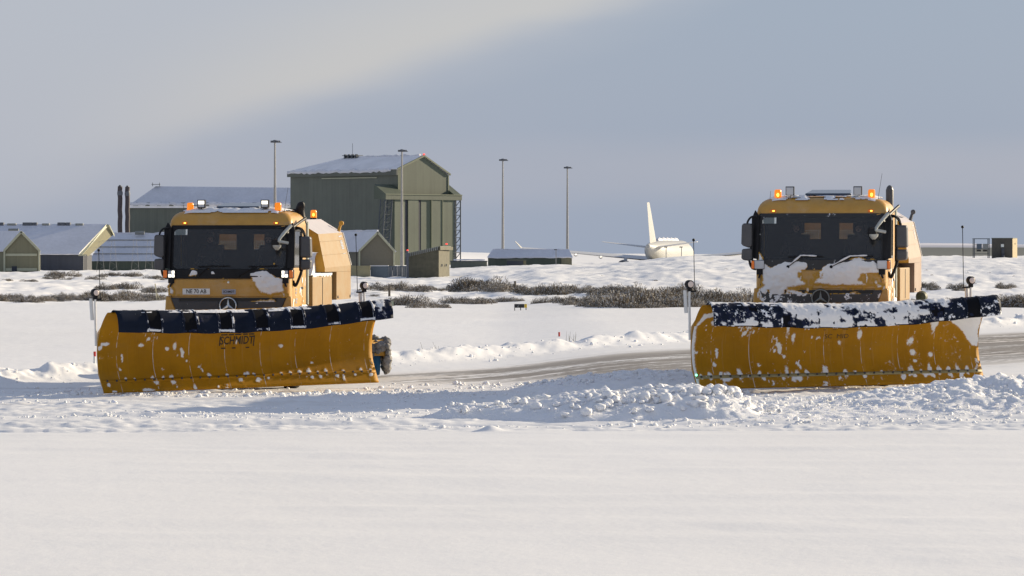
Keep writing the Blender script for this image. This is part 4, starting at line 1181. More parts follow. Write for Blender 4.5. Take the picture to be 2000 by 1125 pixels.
        if not snowy:
            for (a, b) in ((0, 0), (1, 0), (0, 1), (1, 1)):
                MB().box(sx * (1.085 + a * .068), sx * (1.145 + a * .068), -.086, -.070, lz + .018 + b * .072, lz + .082 + b * .072).build('lens', lm if (b == 0 or a == 0) else M['lamp_off'], hc, bevel=.008)
        else:
            MB().box(sx * 1.075, sx * 1.255, -.095, -.070, lz + .01, lz + .168).build('lens', M['hoar'] if False else lm, hc, bevel=.012)
        MB().box(sx * 1.24 if not snowy else sx * 1.262, sx * 1.315, -.086, .02, lz + .012, lz + .16).build('indicator', M['amber_dim'], hc, bevel=.008)
        MB().box(sx * 1.10, sx * 1.22, -.06, .0, lz - .10, lz).tube([(sx * 1.12, -.05, lz - .02), (sx * 1.18, -.05, lz - .17)], .02, 6).build('lamp_bracket', M['black'], hc)
        # small side marker on the roof brow
        sm_ = MB().box(sx * .93 - .055, sx * .93 + .055, .175, .215, 3.335, 3.385).build('side_marker', M['amber_dim'], cab, bevel=.012)
        MB().box(sx * .93 - .01, sx * .93 + .03, .165, .19, 3.348, 3.372).build('bulb', M['amber_core'], sm_)
    # roof marker lamps, beacons, work lamps, hatch, aerials
    for x in (-.29, .03, .35):
        o = MB().box(x - .03, x + .03, .36, .44, 3.505, 3.555).build('roof_marker', M['amber_dim'], cab, bevel=.006)
        MB().box(x - .02, x + .022, .352, .37, 3.515, 3.545).build('bulb', M['amber_core'], o)
    beacon(cab, -.87, .50, 3.56, snowy); beacon(cab, .92, .50, 3.56, snowy)
    work_lamp(cab, -.635, .45, 3.665, not snowy, snowy); work_lamp(cab, .66, .45, 3.665, not snowy, snowy)
    MB().prism([(-.36, .62, 3.66), (.52, .62, 3.66), (.46, 1.35, 3.74), (-.30, 1.35, 3.74)], (0, 0, .04)).build('roof_hatch', M['hatch'], cab, bevel=.015)
    for (x, h) in ((-1.03, .17), (1.04, .50)):
        MB().lathe([(.03, 0), (.022, .05), (.008, .08)], c=(x, .55, 3.53), n=10).tube([(x, .55, 3.58), (x + .01, .55, 3.58 + .08), (x + .015 + .06 * (h > .3), .57, 3.58 + h + (.0 if h < .3 else .0))], [.006, .004, .003], 5).build('aerial', M['black'], cab, smooth=True)
    # --- mirrors
    xa = -1.41
    o = MB().tube(smoothpath([(-1.24, .1, 3.26), (-1.33, .0, 3.24), (-1.39, -.03, 3.16), (-1.40, -.03, 3.08)]), .021, 8)
    o.tube(smoothpath([(-1.36, -.02, 2.42), (-1.34, -.02, 2.33), (-1.30, 0, 2.27), (-1.24, .03, 2.25)]), .024, 8)
    o.box(-1.35, -1.29, -.04, .03, 2.42, 3.12)
    ma = o.build('mirror_arm', M['black'], cab, smooth=True)
    MB().prism([(-1.505, -.06, 3.09), (-1.47, -.06, 3.125), (-1.36, -.06, 3.125), (-1.31, -.06, 3.09), (-1.31, -.06, 2.70), (-1.36, -.06, 2.655), (-1.49, -.06, 2.70), (-1.515, -.06, 2.74)], (0, .13, 0)).build('wing_mirror', M['mirror_shell'], ma, bevel=.03, seg=3)
    MB().prism([(-1.50, -.06, 2.635), (-1.36, -.06, 2.65), (-1.31, -.06, 2.63), (-1.31, -.06, 2.43), (-1.36, -.06, 2.41), (-1.48, -.06, 2.425), (-1.515, -.06, 2.46)], (0, .13, 0)).build('wide_mirror', M['mirror_shell'], ma, bevel=.025, seg=3)
    o = MB().tube(smoothpath([(1.24, .55, 3.22), (1.34, .50, 3.26), (1.44, .45, 3.20), (1.48, .42, 3.08)]), .026, 8)
    o.tube(smoothpath([(1.25, .42, 3.26), (1.36, .38, 3.27), (1.50, .35, 3.10)]), .014, 6)
    o.tube(smoothpath([(1.42, .40, 2.42), (1.38, .38, 2.28), (1.30, .35, 2.10), (1.25, .33, 2.20)]), .03, 8)
    o.box(1.37, 1.43, .36, .46, 2.40, 3.10)
    mr = o.build('mirror_arm', M['black'], cab, smooth=True)
    MB().prism([(1.39, .30, 3.09), (1.60, .32, 3.09), (1.61, .34, 2.66), (1.39, .30, 2.66)], (0.02, .17, 0)).build('wing_mirror', M['mirror_shell'], mr, bevel=.045, seg=4)
    MB().prism([(1.39, .30, 2.63), (1.61, .33, 2.63), (1.60, .33, 2.43), (1.40, .30, 2.41)], (0.02, .17, 0)).build('wide_mirror', M['mirror_shell'], mr, bevel=.045, seg=4)
    # front kerb mirror on its strut
    o = MB().tube(smoothpath([(1.40, 1.0, 3.46), (1.28, .35, 3.30), (1.18, -.02, 3.15)]), [.03] * 13, 8)
    st = o.build('mirror_strut', M['black'], cab, smooth=True)
    MB().tube(smoothpath([(1.27, -.02, 3.31), (1.14, -.20, 3.14), (1.06, -.26, 3.01), (1.10, -.27, 2.985), (1.24, -.20, 2.955)]), [.035] * 8 + [.03] * 17, 8).build('silver_arm', M['silver'], st, smooth=True)
    MB().lathe([(0, -.13), (.06, -.11), (.095, -.03), (.085, .06), (0, .09)], c=(.99, -.22, 2.96), axis='z', n=16).build('kerb_mirror', M['black'], st, smooth=True)
    MB().lathe([(.03, -.15), (.085, -.09), (.09, -.05), (.0, -.05)], c=(1.02, -.26, 2.965), axis='z', n=16).build('mirror_cap', M['silver'], st, smooth=True)
    # --- intake or exhaust behind the cab
    tb = MB().tube([(1.22, 2.18, 1.7), (1.22, 2.18, 3.40)], .065, 16).build('exhaust_tube', M['tube_green'], root, smooth=True)
    if not snowy:
        hp_ = smoothpath([(1.20, 2.05, 3.35), (1.14, 2.03, 3.50), (1.13, 2.0, 3.66), (1.20, 1.92, 3.80)], 5)
        MB().tube(hp_, [.05 + .05 * math.sin(math.pi * min(1, .25 + .6 * i / (len(hp_) - 1))) for i in range(len(hp_))][:-2] + [.06, .02], 14).build('air_horn_intake', M['black'], tb, smooth=True)
        MB().box(.95, 1.08, 1.9, 2.05, 3.60, 3.66).build('roof_bracket', M['black'], tb, bevel=.01)
    else:
        MB().tube([(1.15, 2.04, 3.3), (1.15, 2.04, 3.78), (1.15, 2.03, 3.84), (1.15, 2.02, 3.87)], [.075, .075, .055, .02], 18).build('tail_pipe', M['mirror_shell'], tb, smooth=True)
    # small maker text on the door: rows too small to read
    tx = MB()
    for j, (za, w_) in enumerate(((2.0, .16), (1.93, .13), (1.80, .22), (1.74, .18))):
        for k in range(5): tx.box(1.256, 1.258, .62 + k * w_ / 4, .62 + k * w_ / 4 + w_ / 6, za, za + .045)
    tx.build('door_lettering', M['blue_badge'], cab)
    # --- interior
    it = MB().box(-1.15, 1.15, .12, .5, 1.9, 2.40).box(-1.2, 1.2, .1, 1.96, 1.80, 1.86)
    it.box(-1.0, -.5, .3, .45, 2.38, 2.48)
    inn = it.build('dashboard', M['interior'], cab, bevel=.04)
    for x in (-.58, .62):
        s1 = MB().box(x - .25, x + .25, .95, 1.45, 2.18, 2.30).box(x - .23, x + .23, 1.38, 1.52, 2.28, 2.92).box(x - .13, x + .13, 1.40, 1.50, 2.94, 3.16).box(x - .03, x + .03, 1.42, 1.47, 2.9, 2.96)
        s1.box(x - .2, x + .2, 1.0, 1.4, 1.86, 2.18)
        s1.build('seat', M['interior'], cab, bevel=.05, seg=3)
    sw = [(-.58 + .21 * math.cos(t), .62 - .12 * math.sin(t), 2.52 + .17 * math.sin(t)) for t in np.linspace(0, 2 * math.pi, 25)]
    MB().tube(sw, .016, 8, cap=False).tube([(-.58, .62, 2.52), (-.58, .45, 2.36)], .02, 6).tube([(-.79, .62, 2.52), (-.37, .62, 2.52)], .012, 6).build('steering_wheel', M['interior'], cab, smooth=True)
    # --- chassis, wheels, mudguards, tanks
    ch = MB().box(-.45, -.35, .2, 6.9, .75, 1.0).box(.35, .45, .2, 6.9, .75, 1.0)
    for y in (.4, 2.2, 3.8, 5.4, 6.8): ch.box(-.4, .4, y, y + .1, .78, .95)
    ch.box(-.9, .9, 1.3, 1.5, .42, .6).box(-.9, .9, 5.1, 5.3, .42, .6).box(.5, 1.15, 2.4, 3.3, .55, 1.15).box(-1.15, -.5, 2.4, 3.6, .55, 1.15)
    ch.build('chassis', M['chassis'], root, bevel=.01)
    for sx in (-1, 1):
        wheel(root, sx * 1.06, 1.35); wheel(root, sx * 1.06, 5.15)
        for yc in (1.35, 5.15):
            mg = []
            for k in range(9):
                t = math.pi * k / 8; mg.append((yc + .62 * math.cos(t), .52 + .62 * math.sin(t)))
            U = MB(); vs3 = []
            for (y, z) in mg: vs3 += [(sx * .88, y, z), (sx * 1.25, y, z)]
            U.add(vs3, [(2 * i, 2 * i + 1, 2 * i + 3, 2 * i + 2) for i in range(8)])
            q = U.build('mudguard', M['chassis'], root); mo = q.modifiers.new('t', 'SOLIDIFY'); mo.thickness = .02
        # snow packed in front of wheels
    MB().box(-.55, .55, -.16, .1, .62, .74).tube([(-.5, -.05, .65), (-.3, -.55, .62)], .06, 8).tube([(.5, -.05, .65), (.3, -.30, .62)], .06, 8).tube([(-.2, -.05, .95), (-.15, -.45, .75)], .045, 8).build('plough_mount', M['chassis'], root, bevel=.01)
    # --- locker and hopper behind the cab
    hp = M['hopper_dusty'] if snowy else M['hopper']
    lk = MB().box(-1.33, 1.33, 2.42, 5.1, 1.62, 2.27).build('side_locker', M['hopper'] , root, bevel=.02)
    MB().box(1.332, 1.34, 3.72, 3.74, 1.66, 2.24).build('locker_seam', M['ink'], lk)
    prof = [(-.8, 3.44), (.8, 3.44), (1.27, 3.15), (1.42, 2.44), (1.42, 2.36), (-1.42, 2.36), (-1.42, 2.44), (-1.27, 3.15)]
    y0, y1 = 3.5, 7.25
    MB().box(-1.42, 1.42, 5.15, 7.248, 1.76, 2.357).build('hopper_skirt', hp, root)
    V4 = [(x, y0 + (.04 if z > 2.5 else 0), z) for x, z in prof] + [(x, y1 - (.25 if z > 3 else 0), z + (.05 if z > 2.4 else 0)) for x, z in prof]
    hb = MB(); n8 = 8
    side_m = {0: 2, 1: 2, 7: 2}
    hb.add(V4, [tuple(range(8))], 1); hb.add(V4, [tuple(range(8, 16))[::-1]], 0)
    for i in range(8):
        hb.add([V4[i], V4[(i + 1) % 8], V4[8 + (i + 1) % 8], V4[8 + i]], [(0, 1, 2, 3)], side_m.get(i, 0))
    hop = hb.build('hopper', [hp, M['hopper_front'], M['hoar']], root, bevel=.0)
    # panel creases, edge strip and lettering on the near side
    def onside(v, t, off=.004):     # v: 0..1 down the slanting panel, t: 0..1 along
        a = Vector(V4[2]).lerp(Vector(V4[10]), t); b = Vector(V4[3]).lerp(Vector(V4[11]), t)
        return a.lerp(b, v) + Vector((.978, 0, .207)) * off
    cr = MB()
    for v in (.22, .62): cr.prism([onside(v, 0.01), onside(v, .99), onside(v + .012, .99), onside(v + .012, 0.01)], (.008, 0, .002))
    cr.build('panel_crease', hp, hop)
    ed = MB().prism([Vector(V4[10]) + Vector((-.02, .002, 0)), Vector(V4[11]) + Vector((-.02, .002, 0)), Vector(V4[11]) + Vector((.02, .002, 0)), Vector(V4[10]) + Vector((.02, .002, 0))], (0, .03, 0)).build('edge_strip', M['white_paint'] , hop)
    le = MB()
    for (v0, v1, t0, t1) in ((.10, .125, .80, .93), (.62, .645, .80, .93)): le.prism([onside(v0, t0), onside(v0 - .01, t1), onside(v1 - .01, t1), onside(v1, t0)], (.002, 0, 0))
    for k in range(6): le.prism([onside(.24 + k * .045, .81), onside(.24 + k * .045, .90), onside(.265 + k * .045, .90), onside(.265 + k * .045, .81)], (.002, 0, 0))
    le.build('side_lettering', M['blue_badge'] if snowy else mat('faded_blue_ink', (.30, .38, .52), .6), hop)
    # stakes and hinges
    for k, (y, z) in enumerate(((5.3, 1.82), (7.1, 1.82))):
        MB().lathe([(.03, 0), (.03, .02), (0, .025)], c=(1.42, y, z), axis='x', n=8).build('hinge_bolt', M['bolt'], hop)
    if not snowy: beacon(hop, .72, 6.5, 3.47, True)
    cm = MB().tube([(1.20, 6.75, 3.15), (1.26, 6.8, 3.36)], [.04, .03], 8).lathe([(0, -.05), (.05, -.04), (.05, .04), (0, .05)], c=(1.28, 6.8, 3.40), axis='y', n=12).build('rear_camera', M['mirror_shell'] if snowy else M['hopper_front'], hop, smooth=True)
    if snowy: MB().tube([(1.22, 2.2, 3.3), (1.1, 6.7, 3.28)], .008, 5).build('stay_wire', M['black'], hop)
    # rear spreader chute
    MB().prism([(-.5, 6.8, 1.7), (.5, 6.8, 1.7), (.3, 7.2, .6), (-.3, 7.2, .6)], (0, .3, 0)).box(-1.2, 1.2, 6.7, 6.78, .5, .7).build('spreader_chute', M['chassis'], root)
    if snowy:
        MB().lathe([(0, -.12), (.09, -.10), (.125, 0), (.10, .1), (0, .12)], c=(1.47, 6.6, 1.66), axis='y', n=16).tube([(1.2, 6.6, 1.5), (1.45, 6.6, 1.6)], .03, 8).build('side_float', M['olive'], root, smooth=True)
    # --- snow lying on and clinging to the truck
    def flat_front(yoff):
        def P(U, V): return (U, np.where(V > 2.3, 0.19 * (V - 2.3), 0) + yoff + 0 * U, V), (0 * U, -1 + 0 * U, 0 * U)
        return P
    us = np.arange(-1.24, 1.24, .018); vv = np.arange(1.48, 2.62, .018)
    if not snowy:
        polys = [[(.42, 2.36), (.62, 2.42), (.80, 2.40), (.92, 2.28), (1.12, 2.24), (1.13, 1.99), (.86, 1.90), (.64, 1.95), (.52, 2.13)],
                 [(.26, 1.76), (.6, 1.80), (.95, 1.84), (1.0, 1.76), (.7, 1.72), (.5, 1.68), (.3, 1.71)], [(-.78, 2.42), (-.60, 2.41), (-.64, 2.33), (-.78, 2.30)], [(-.4, 2.42), (-.28, 2.41), (-.24, 2.33), (-.33, 2.33)],
                 [(-1.21, 2.12), (-1.14, 2.12), (-1.10, 1.92), (-1.20, 1.92)], [(1.08, 1.98), (1.24, 1.92), (1.24, 1.86), (1.1, 1.85)]]
        spx = 0.0
    else:
        polys = [[(-1.18, 2.56), (-1.10, 2.40), (-.95, 2.30), (-.6, 2.42), (-.2, 2.40), (-.30, 2.26), (-.42, 2.20), (-.36, 2.06), (-.24, 2.05), (-.25, 1.92), (-.62, 1.89), (-.2, 1.84), (0, 1.80), (-.1, 1.68), (-.5, 1.66), (-.84, 1.72), (-.86, 1.52), (-1.05, 1.52), (-1.2, 1.62), (-1.22, 1.85), (-1.10, 1.95), (-1.16, 2.2)],
                 [(.02, 2.22), (.15, 2.36), (.4, 2.40), (.60, 2.46), (1.02, 2.42), (1.12, 2.32), (1.13, 2.18), (.80, 2.16), (.72, 2.06), (.98, 1.96), (.95, 1.93), (.3, 1.93), (-.15, 1.97), (-.12, 2.05), (.0, 2.12)],
                 [(.22, 1.80), (.7, 1.82), (.78, 1.76), (.5, 1.70), (.25, 1.72)], [(1.04, 1.98), (1.22, 1.95), (1.24, 1.88), (1.05, 1.88)], [(-.5, 1.56), (-1.0, 1.6), (-1.0, 1.5), (-.5, 1.5)]]
        spx = 0.06
    def fm(U, V):
        w_ = 0.10 * (fbm(U * 7, V * 7, 44, 5, .62) - .5)
        k = np.full(U.shape, -1.0)
        for p_ in polys: k = np.maximum(k, sdf_poly(U, V, p_) + w_)
        if snowy:
            g2 = fbm(U * 16, V * 7, 46, 4, .6)
            k = np.maximum(k, np.where(V < 2.26, (g2 - .62) * .3, -1))
            k = np.where(V < 1.86, np.minimum(k, (fbm(U * 12, V * 12, 47, 3) - .36) * .4), k)
        else:
            k = np.maximum(k, (fbm(U * 13, V * 11, 48, 4, .6) - .86) * .2)
        return k
    patch('bonnet_snow', flat_front(-.028), us, vv, fm, .05 if snowy else .045, cab, M['smear_cab'], lambda U, V: np.where(V > 2.2, 80, 14))
    # roof: snow strip behind the brow
    def PR(U, V):     # V: y
        e_ = np.abs(U) / 1.25
        z = 3.648 - .10 * np.clip((e_ - .62) / .38, 0, 1) ** 2 * 1.3 - np.clip(.52 - V, 0, 1) * .42
        return (U, V, z), (0 * U, 0 * U, 1 + 0 * U)
    us = np.arange(-1.06, 1.07, .03); vv = np.arange(.34, 1.9, .03)
    def rm(U, V):
        k = fbm(U * 5, V * 5, 66 + snowy, 5, .6) - (.36 if not snowy else .46) + .5 * np.clip(V - .55, 0, .5) - .9 * np.clip(np.abs(U) - .92, 0, 1)
        return np.minimum(k * .3, np.minimum(V - .36, 1.88 - V))
    patch('roof_snow', PR, us, vv, rm, .035, cab)
    if not snowy:
        # drift piled on the locker against the hopper
        def PL(U, V):
            z = 2.27 + .55 * ss(2.42, 3.3, V) * (1 - .12 * np.abs(U))
            return (U, V, z), (0 * U, -.5 + 0 * U, .85 + 0 * U)
        patch('locker_snow', PL, np.arange(-1.30, 1.31, .035), np.arange(2.44, 3.56, .035), lambda U, V: .08 + .1 * (fbm(U * 5, V * 5, 3) - .5), .06, root)
        # its open side end
        ls = MB().prism([(1.24, 2.46, 2.28), (1.24, 3.54, 2.28), (1.2, 3.54, 2.70), (1.2, 3.15, 2.66), (1.2, 2.80, 2.46)], (-.1, 0, 0)).build('locker_snow', M['snow_patch'], root, bevel=.02)
        def PS_(U, V): return (1.334 + 0 * U, U, V), (1 + 0 * U, 0 * U, 0 * U)
        patch('locker_edge_snow', PS_, np.arange(2.42, 5.1, .02), np.arange(1.60, 2.36, .02),
              lambda U, V: np.maximum(.05 * (1 - (2.34 - V) / (.03 + .13 * fbm(U * 7, U * 0, 4))), .05 * (1 - (V - 1.60) / (.02 + .10 * fbm(U * 5, U * 0, 6)))) - .02, .03, root)
    else:
        MB().prism([(1.2, 2.45, 2.30), (1.2, 3.5, 2.28), (1.2, 3.5, 2.46), (1.2, 2.8, 2.42)], (-2.3, 0, 0)).build('locker_snow', M['snow_patch'], root, bevel=.03)
    # snow caked on the corner panels
    def PC(U, V): return (1.262 + .03 * (V < 1.9) + 0 * U, U, V), (1 + 0 * U, 0 * U, 0 * U)
    patch('side_snow', PC, np.arange(.0, 1.9, .02), np.arange(1.0, 2.3, .02), lambda U, V: (fbm(U * 6, V * 5, 77, 5, .6) + .22 * (V < 1.7) * (U > 1.2) - (.72 if not snowy else .66)) * .3, .02, cab)
    # plough
    c_, s_n = math.cos(yaw), math.sin(yaw)
    d = Vector(plough_world) - Vector(loc)
    loc_l = Vector((c_ * d.x - s_n * d.y, s_n * d.x + c_ * d.y, d.z))
    plough(root, loc_l, blade_ang + yaw, roll, snowy)
    return root
TL = (-5.68, 82.1, 0.0); TR = (5.86, 77.7, 0.2)
t1 = truck(TL, R(6.0), False, 'yellow plough truck with number plate, lit headlamps and nearly clean navy flap, on the left', (-5.26, 80.40, 0.12), R(30), R(-1.1))
t2 = truck(TR, R(9.5), True, 'yellow plough truck with snow caked bonnet and snow covered blade flap, on the right', (6.21, 76.65, 0.28), R(22.0), R(-0.55))

# ------------------------------------------------------------------ people in the cabs
def person(parent_loc, yaw, x, label, driving):
    me = bpy.data.meshes.new('person')
    v, e, r = [], [], []
    def A(p, rad, to=None):
        v.append(p); r.append(rad)
        if to is not None: e.append((to, len(v) - 1))
        return len(v) - 1
    pel = A((0, 0, .10), .15)
    sp = A((0, .02, .32), .14, pel); ch = A((0, .0, .50), .165, sp); nk = A((0, .0, .66), .065, ch); h1 = A((0, -.02, .76), .085, nk); h2 = A((0, -.015, .86), .092, h1)
    A((0, -.115, .79), .014, h1); A((.092, 0, .79), .015, h1); A((-.092, 0, .79), .015, h1)
    for s in (-1, 1):
        sh = A((s * .19, 0, .57), .075, ch)
        if driving:
            el = A((s * .26, -.18, .34), .05, sh); wr = A((s * .18, -.42, .36), .032, el)
        else:
            el = A((s * .25, -.04, .30), .05, sh); wr = A((s * .13, -.26, .22), .032, el)
        w_ = Vector(v[wr]); f = Vector((-s * .2, -.9, .15)).normalized(); sd = Vector((1, 0, 0)); pm = A(tuple(w_ + f * .06), .03, wr)
        for k, (o_, ln) in enumerate(((-.03, .065), (-.01, .075), (.01, .07), (.03, .055))):
            a = A(tuple(w_ + f * .10 + sd * o_), .009, pm); A(tuple(w_ + f * (.10 + ln * .6) + sd * o_ - Vector((0, 0, .03))), .008, a)
        A(tuple(w_ + f * .06 - sd * s * .05 - Vector((0, 0, .01))), .011, pm)
        hp_ = A((s * .10, -.06, .08), .095, pel); kn = A((s * .14, -.46, .12), .07, hp_); an = A((s * .14, -.50, -.26), .045, kn); A((s * .15, -.64, -.29), .04, an)
    me.from_pydata(v, e, [])
    me.materials.append(M['cloth'])
    o = bpy.data.objects.new('person', me); COL.objects.link(o)
    md = o.modifiers.new('skin', 'SKIN')
    for i, rr in enumerate(r):
        me.skin_vertices[0].data[i].radius = (rr, rr)
    me.skin_vertices[0].data[0].use_root = True
    s_ = o.modifiers.new('sub', 'SUBSURF'); s_.levels = 2; s_.render_levels = 2
    c_, sn = math.cos(yaw), math.sin(yaw)
    l = Vector((x, 1.22, 2.22))
    o.location = Vector(parent_loc) + Vector((c_ * l.x + sn * l.y, -sn * l.x + c_ * l.y, l.z)); o.rotation_euler = (0, 0, -yaw)
    tag(o, label=label, cat='person')
    MB().lathe([(0, .965), (.06, .955), (.095, .90), (.10, .85), (.098, .80)], c=(0, .012, 0), n=16).build('hair', M['hair'], o, smooth=True)
    # face: skin mask with eyes and mouth
    fc = MB().lathe([(0, -.112), (.04, -.108), (.066, -.085), (.075, -.05)], c=(0, .0, .80), axis='y', n=16).build('face', M['skin'], o, smooth=True)
    MB().box(-.045, -.02, -.1105, -.102, .812, .822).box(.02, .045, -.1105, -.102, .812, .822).box(-.025, .025, -.114, -.104, .758, .765).build('eyes_and_mouth', M['hair'], fc)
    return o
person(TL, R(6.0), -.58, 'dark clothed driver at the wheel of the left truck with lit headlamps', True)
person(TL, R(6.0), .62, 'dark clothed crew member in the passenger seat of the left truck', False)
person(TR, R(9.5), -.58, 'dark clothed driver at the wheel of the snow caked right truck', True)
person(TR, R(9.5), .62, 'dark clothed crew member in the passenger seat of the snow caked right truck', False)

# ------------------------------------------------------------------ towed sweeper behind the left truck (mostly hidden)
def sweeper(loc, rz, label):
    root = empty('runway_sweeper', loc, rz, label=label, cat='sweeper')
    b = MB(); n = 48
    prof = []
    for k in range(61):
        prof.append((.34 + .022 * (k % 2), -2.1 + 4.2 * k / 60))
    b.lathe([(0.1, -2.12)] + prof + [(0.1, 2.12)], c=(0, 0, .40), axis='x', n=n)
    b.build('brush_roll', M['blue_brush'], root)
    h = MB(); sec = [(.50 * math.cos(R(a)), .44 + .42 * math.sin(R(a))) for a in range(-8, 176, 12)]
    vs3 = []
    for (y, z) in sec: vs3 += [(-2.2, y, z), (2.2, y, z)]
    h.add(vs3, [(2 * i, 2 * i + 1, 2 * i + 3, 2 * i + 2) for i in range(len(sec) - 1)])
    for sx in (-2.2, 2.2): h.add([(sx, y, z) for y, z in sec] + [(sx, 0, .4)], [tuple(range(len(sec) + 1))])
    ho = h.build('hood', M['yellow_icy'], root, smooth=True); q = ho.modifiers.new('t', 'SOLIDIFY'); q.thickness = .03
    MB().box(-.06, .06, .3, .5, .6, .7).tube([(0, -.4, .7), (0, -2.6, .85)], .07, 8).build('drawbar', M['chassis'], root)
    for x in (-1.7, 1.7): MB().lathe([(.1, -.09), (.26, -.09), (.28, 0), (.26, .09), (.1, .09)], c=(x, 1.1, .28), axis='x', n=20).tube([(x, .5, .7), (x, 1.1, .28)], .04, 6).build('castor_wheel', M['rubber'], root, smooth=True)
    rg2 = np.random.default_rng(8)
    # dirty snow caked over the near end
    P3, r3 = [], []
    for k in range(150):
        a = rg2.uniform(.2, 2.9); x = rg2.uniform(1.1, 2.25)
        P3.append((x, -.56 * math.cos(a) * rg2.uniform(.85, 1.05) * -1 if False else -.55 * math.cos(a), .42 + .42 * math.sin(a) * rg2.uniform(.8, 1.05))); r3.append(rg2.uniform(.03, .11))
    for k in range(160):
        a = rg2.uniform(0, 6.28); q_ = .52 * rg2.random() ** .5
        P3.append((2.22 + rg2.uniform(0, .05), q_ * math.cos(a), .48 + q_ * math.sin(a) * .72)); r3.append(rg2.uniform(.02, .09))
    P3 = np.array(P3); r3 = np.array(r3); k = len(ICV)
    jit = 1 + 0.35 * (rg2.random((len(P3), k, 1)) - .5) * 2
    V3 = (ICV[None] * jit * r3[:, None, None] + P3[:, None]).reshape(-1, 3); Q3 = (ICF[None] + (np.arange(len(P3)) * k)[:, None, None]).reshape(-1, 3)
    link('caked_snow', np_mesh('caked_snow', V3, Q3, [mat('dirty_caked_snow', (.22, .21, .20), .8, var=.7, vscale=3)]), root)
    return root
sweeper((-5.02, 90.3, .0), R(6), 'snow caked sweeper with blue bristles towed behind the left truck')

# ------------------------------------------------------------------ airfield buildings
def gz(x, y): return float(G(np.array([x]), np.array([y]), False)[0])
def ring(mb, pts, m=0): mb.add(pts, [tuple(range(len(pts)))], m)
def snow_edge(name, a, b, parent, w=.25, h=.22, m=None):
    a = Vector(a); b = Vector(b); n = max(6, int((b - a).length / .8)); d = (b - a).normalized()
    mb = MB(); pts = []; rr = []
    for i in range(n + 1):
        pts.append(a.lerp(b, i / n) + Vector((0, 0, random.Random(i * 7 + int(a.x * 10)).uniform(-.4, .4) * h))); rr.append(h * random.Random(i * 3 + int(b.y)).uniform(.6, 1.2))
    mb.tube(pts, rr, 6); return mb.build(name, m or M['roof_snow'], parent, smooth=True)

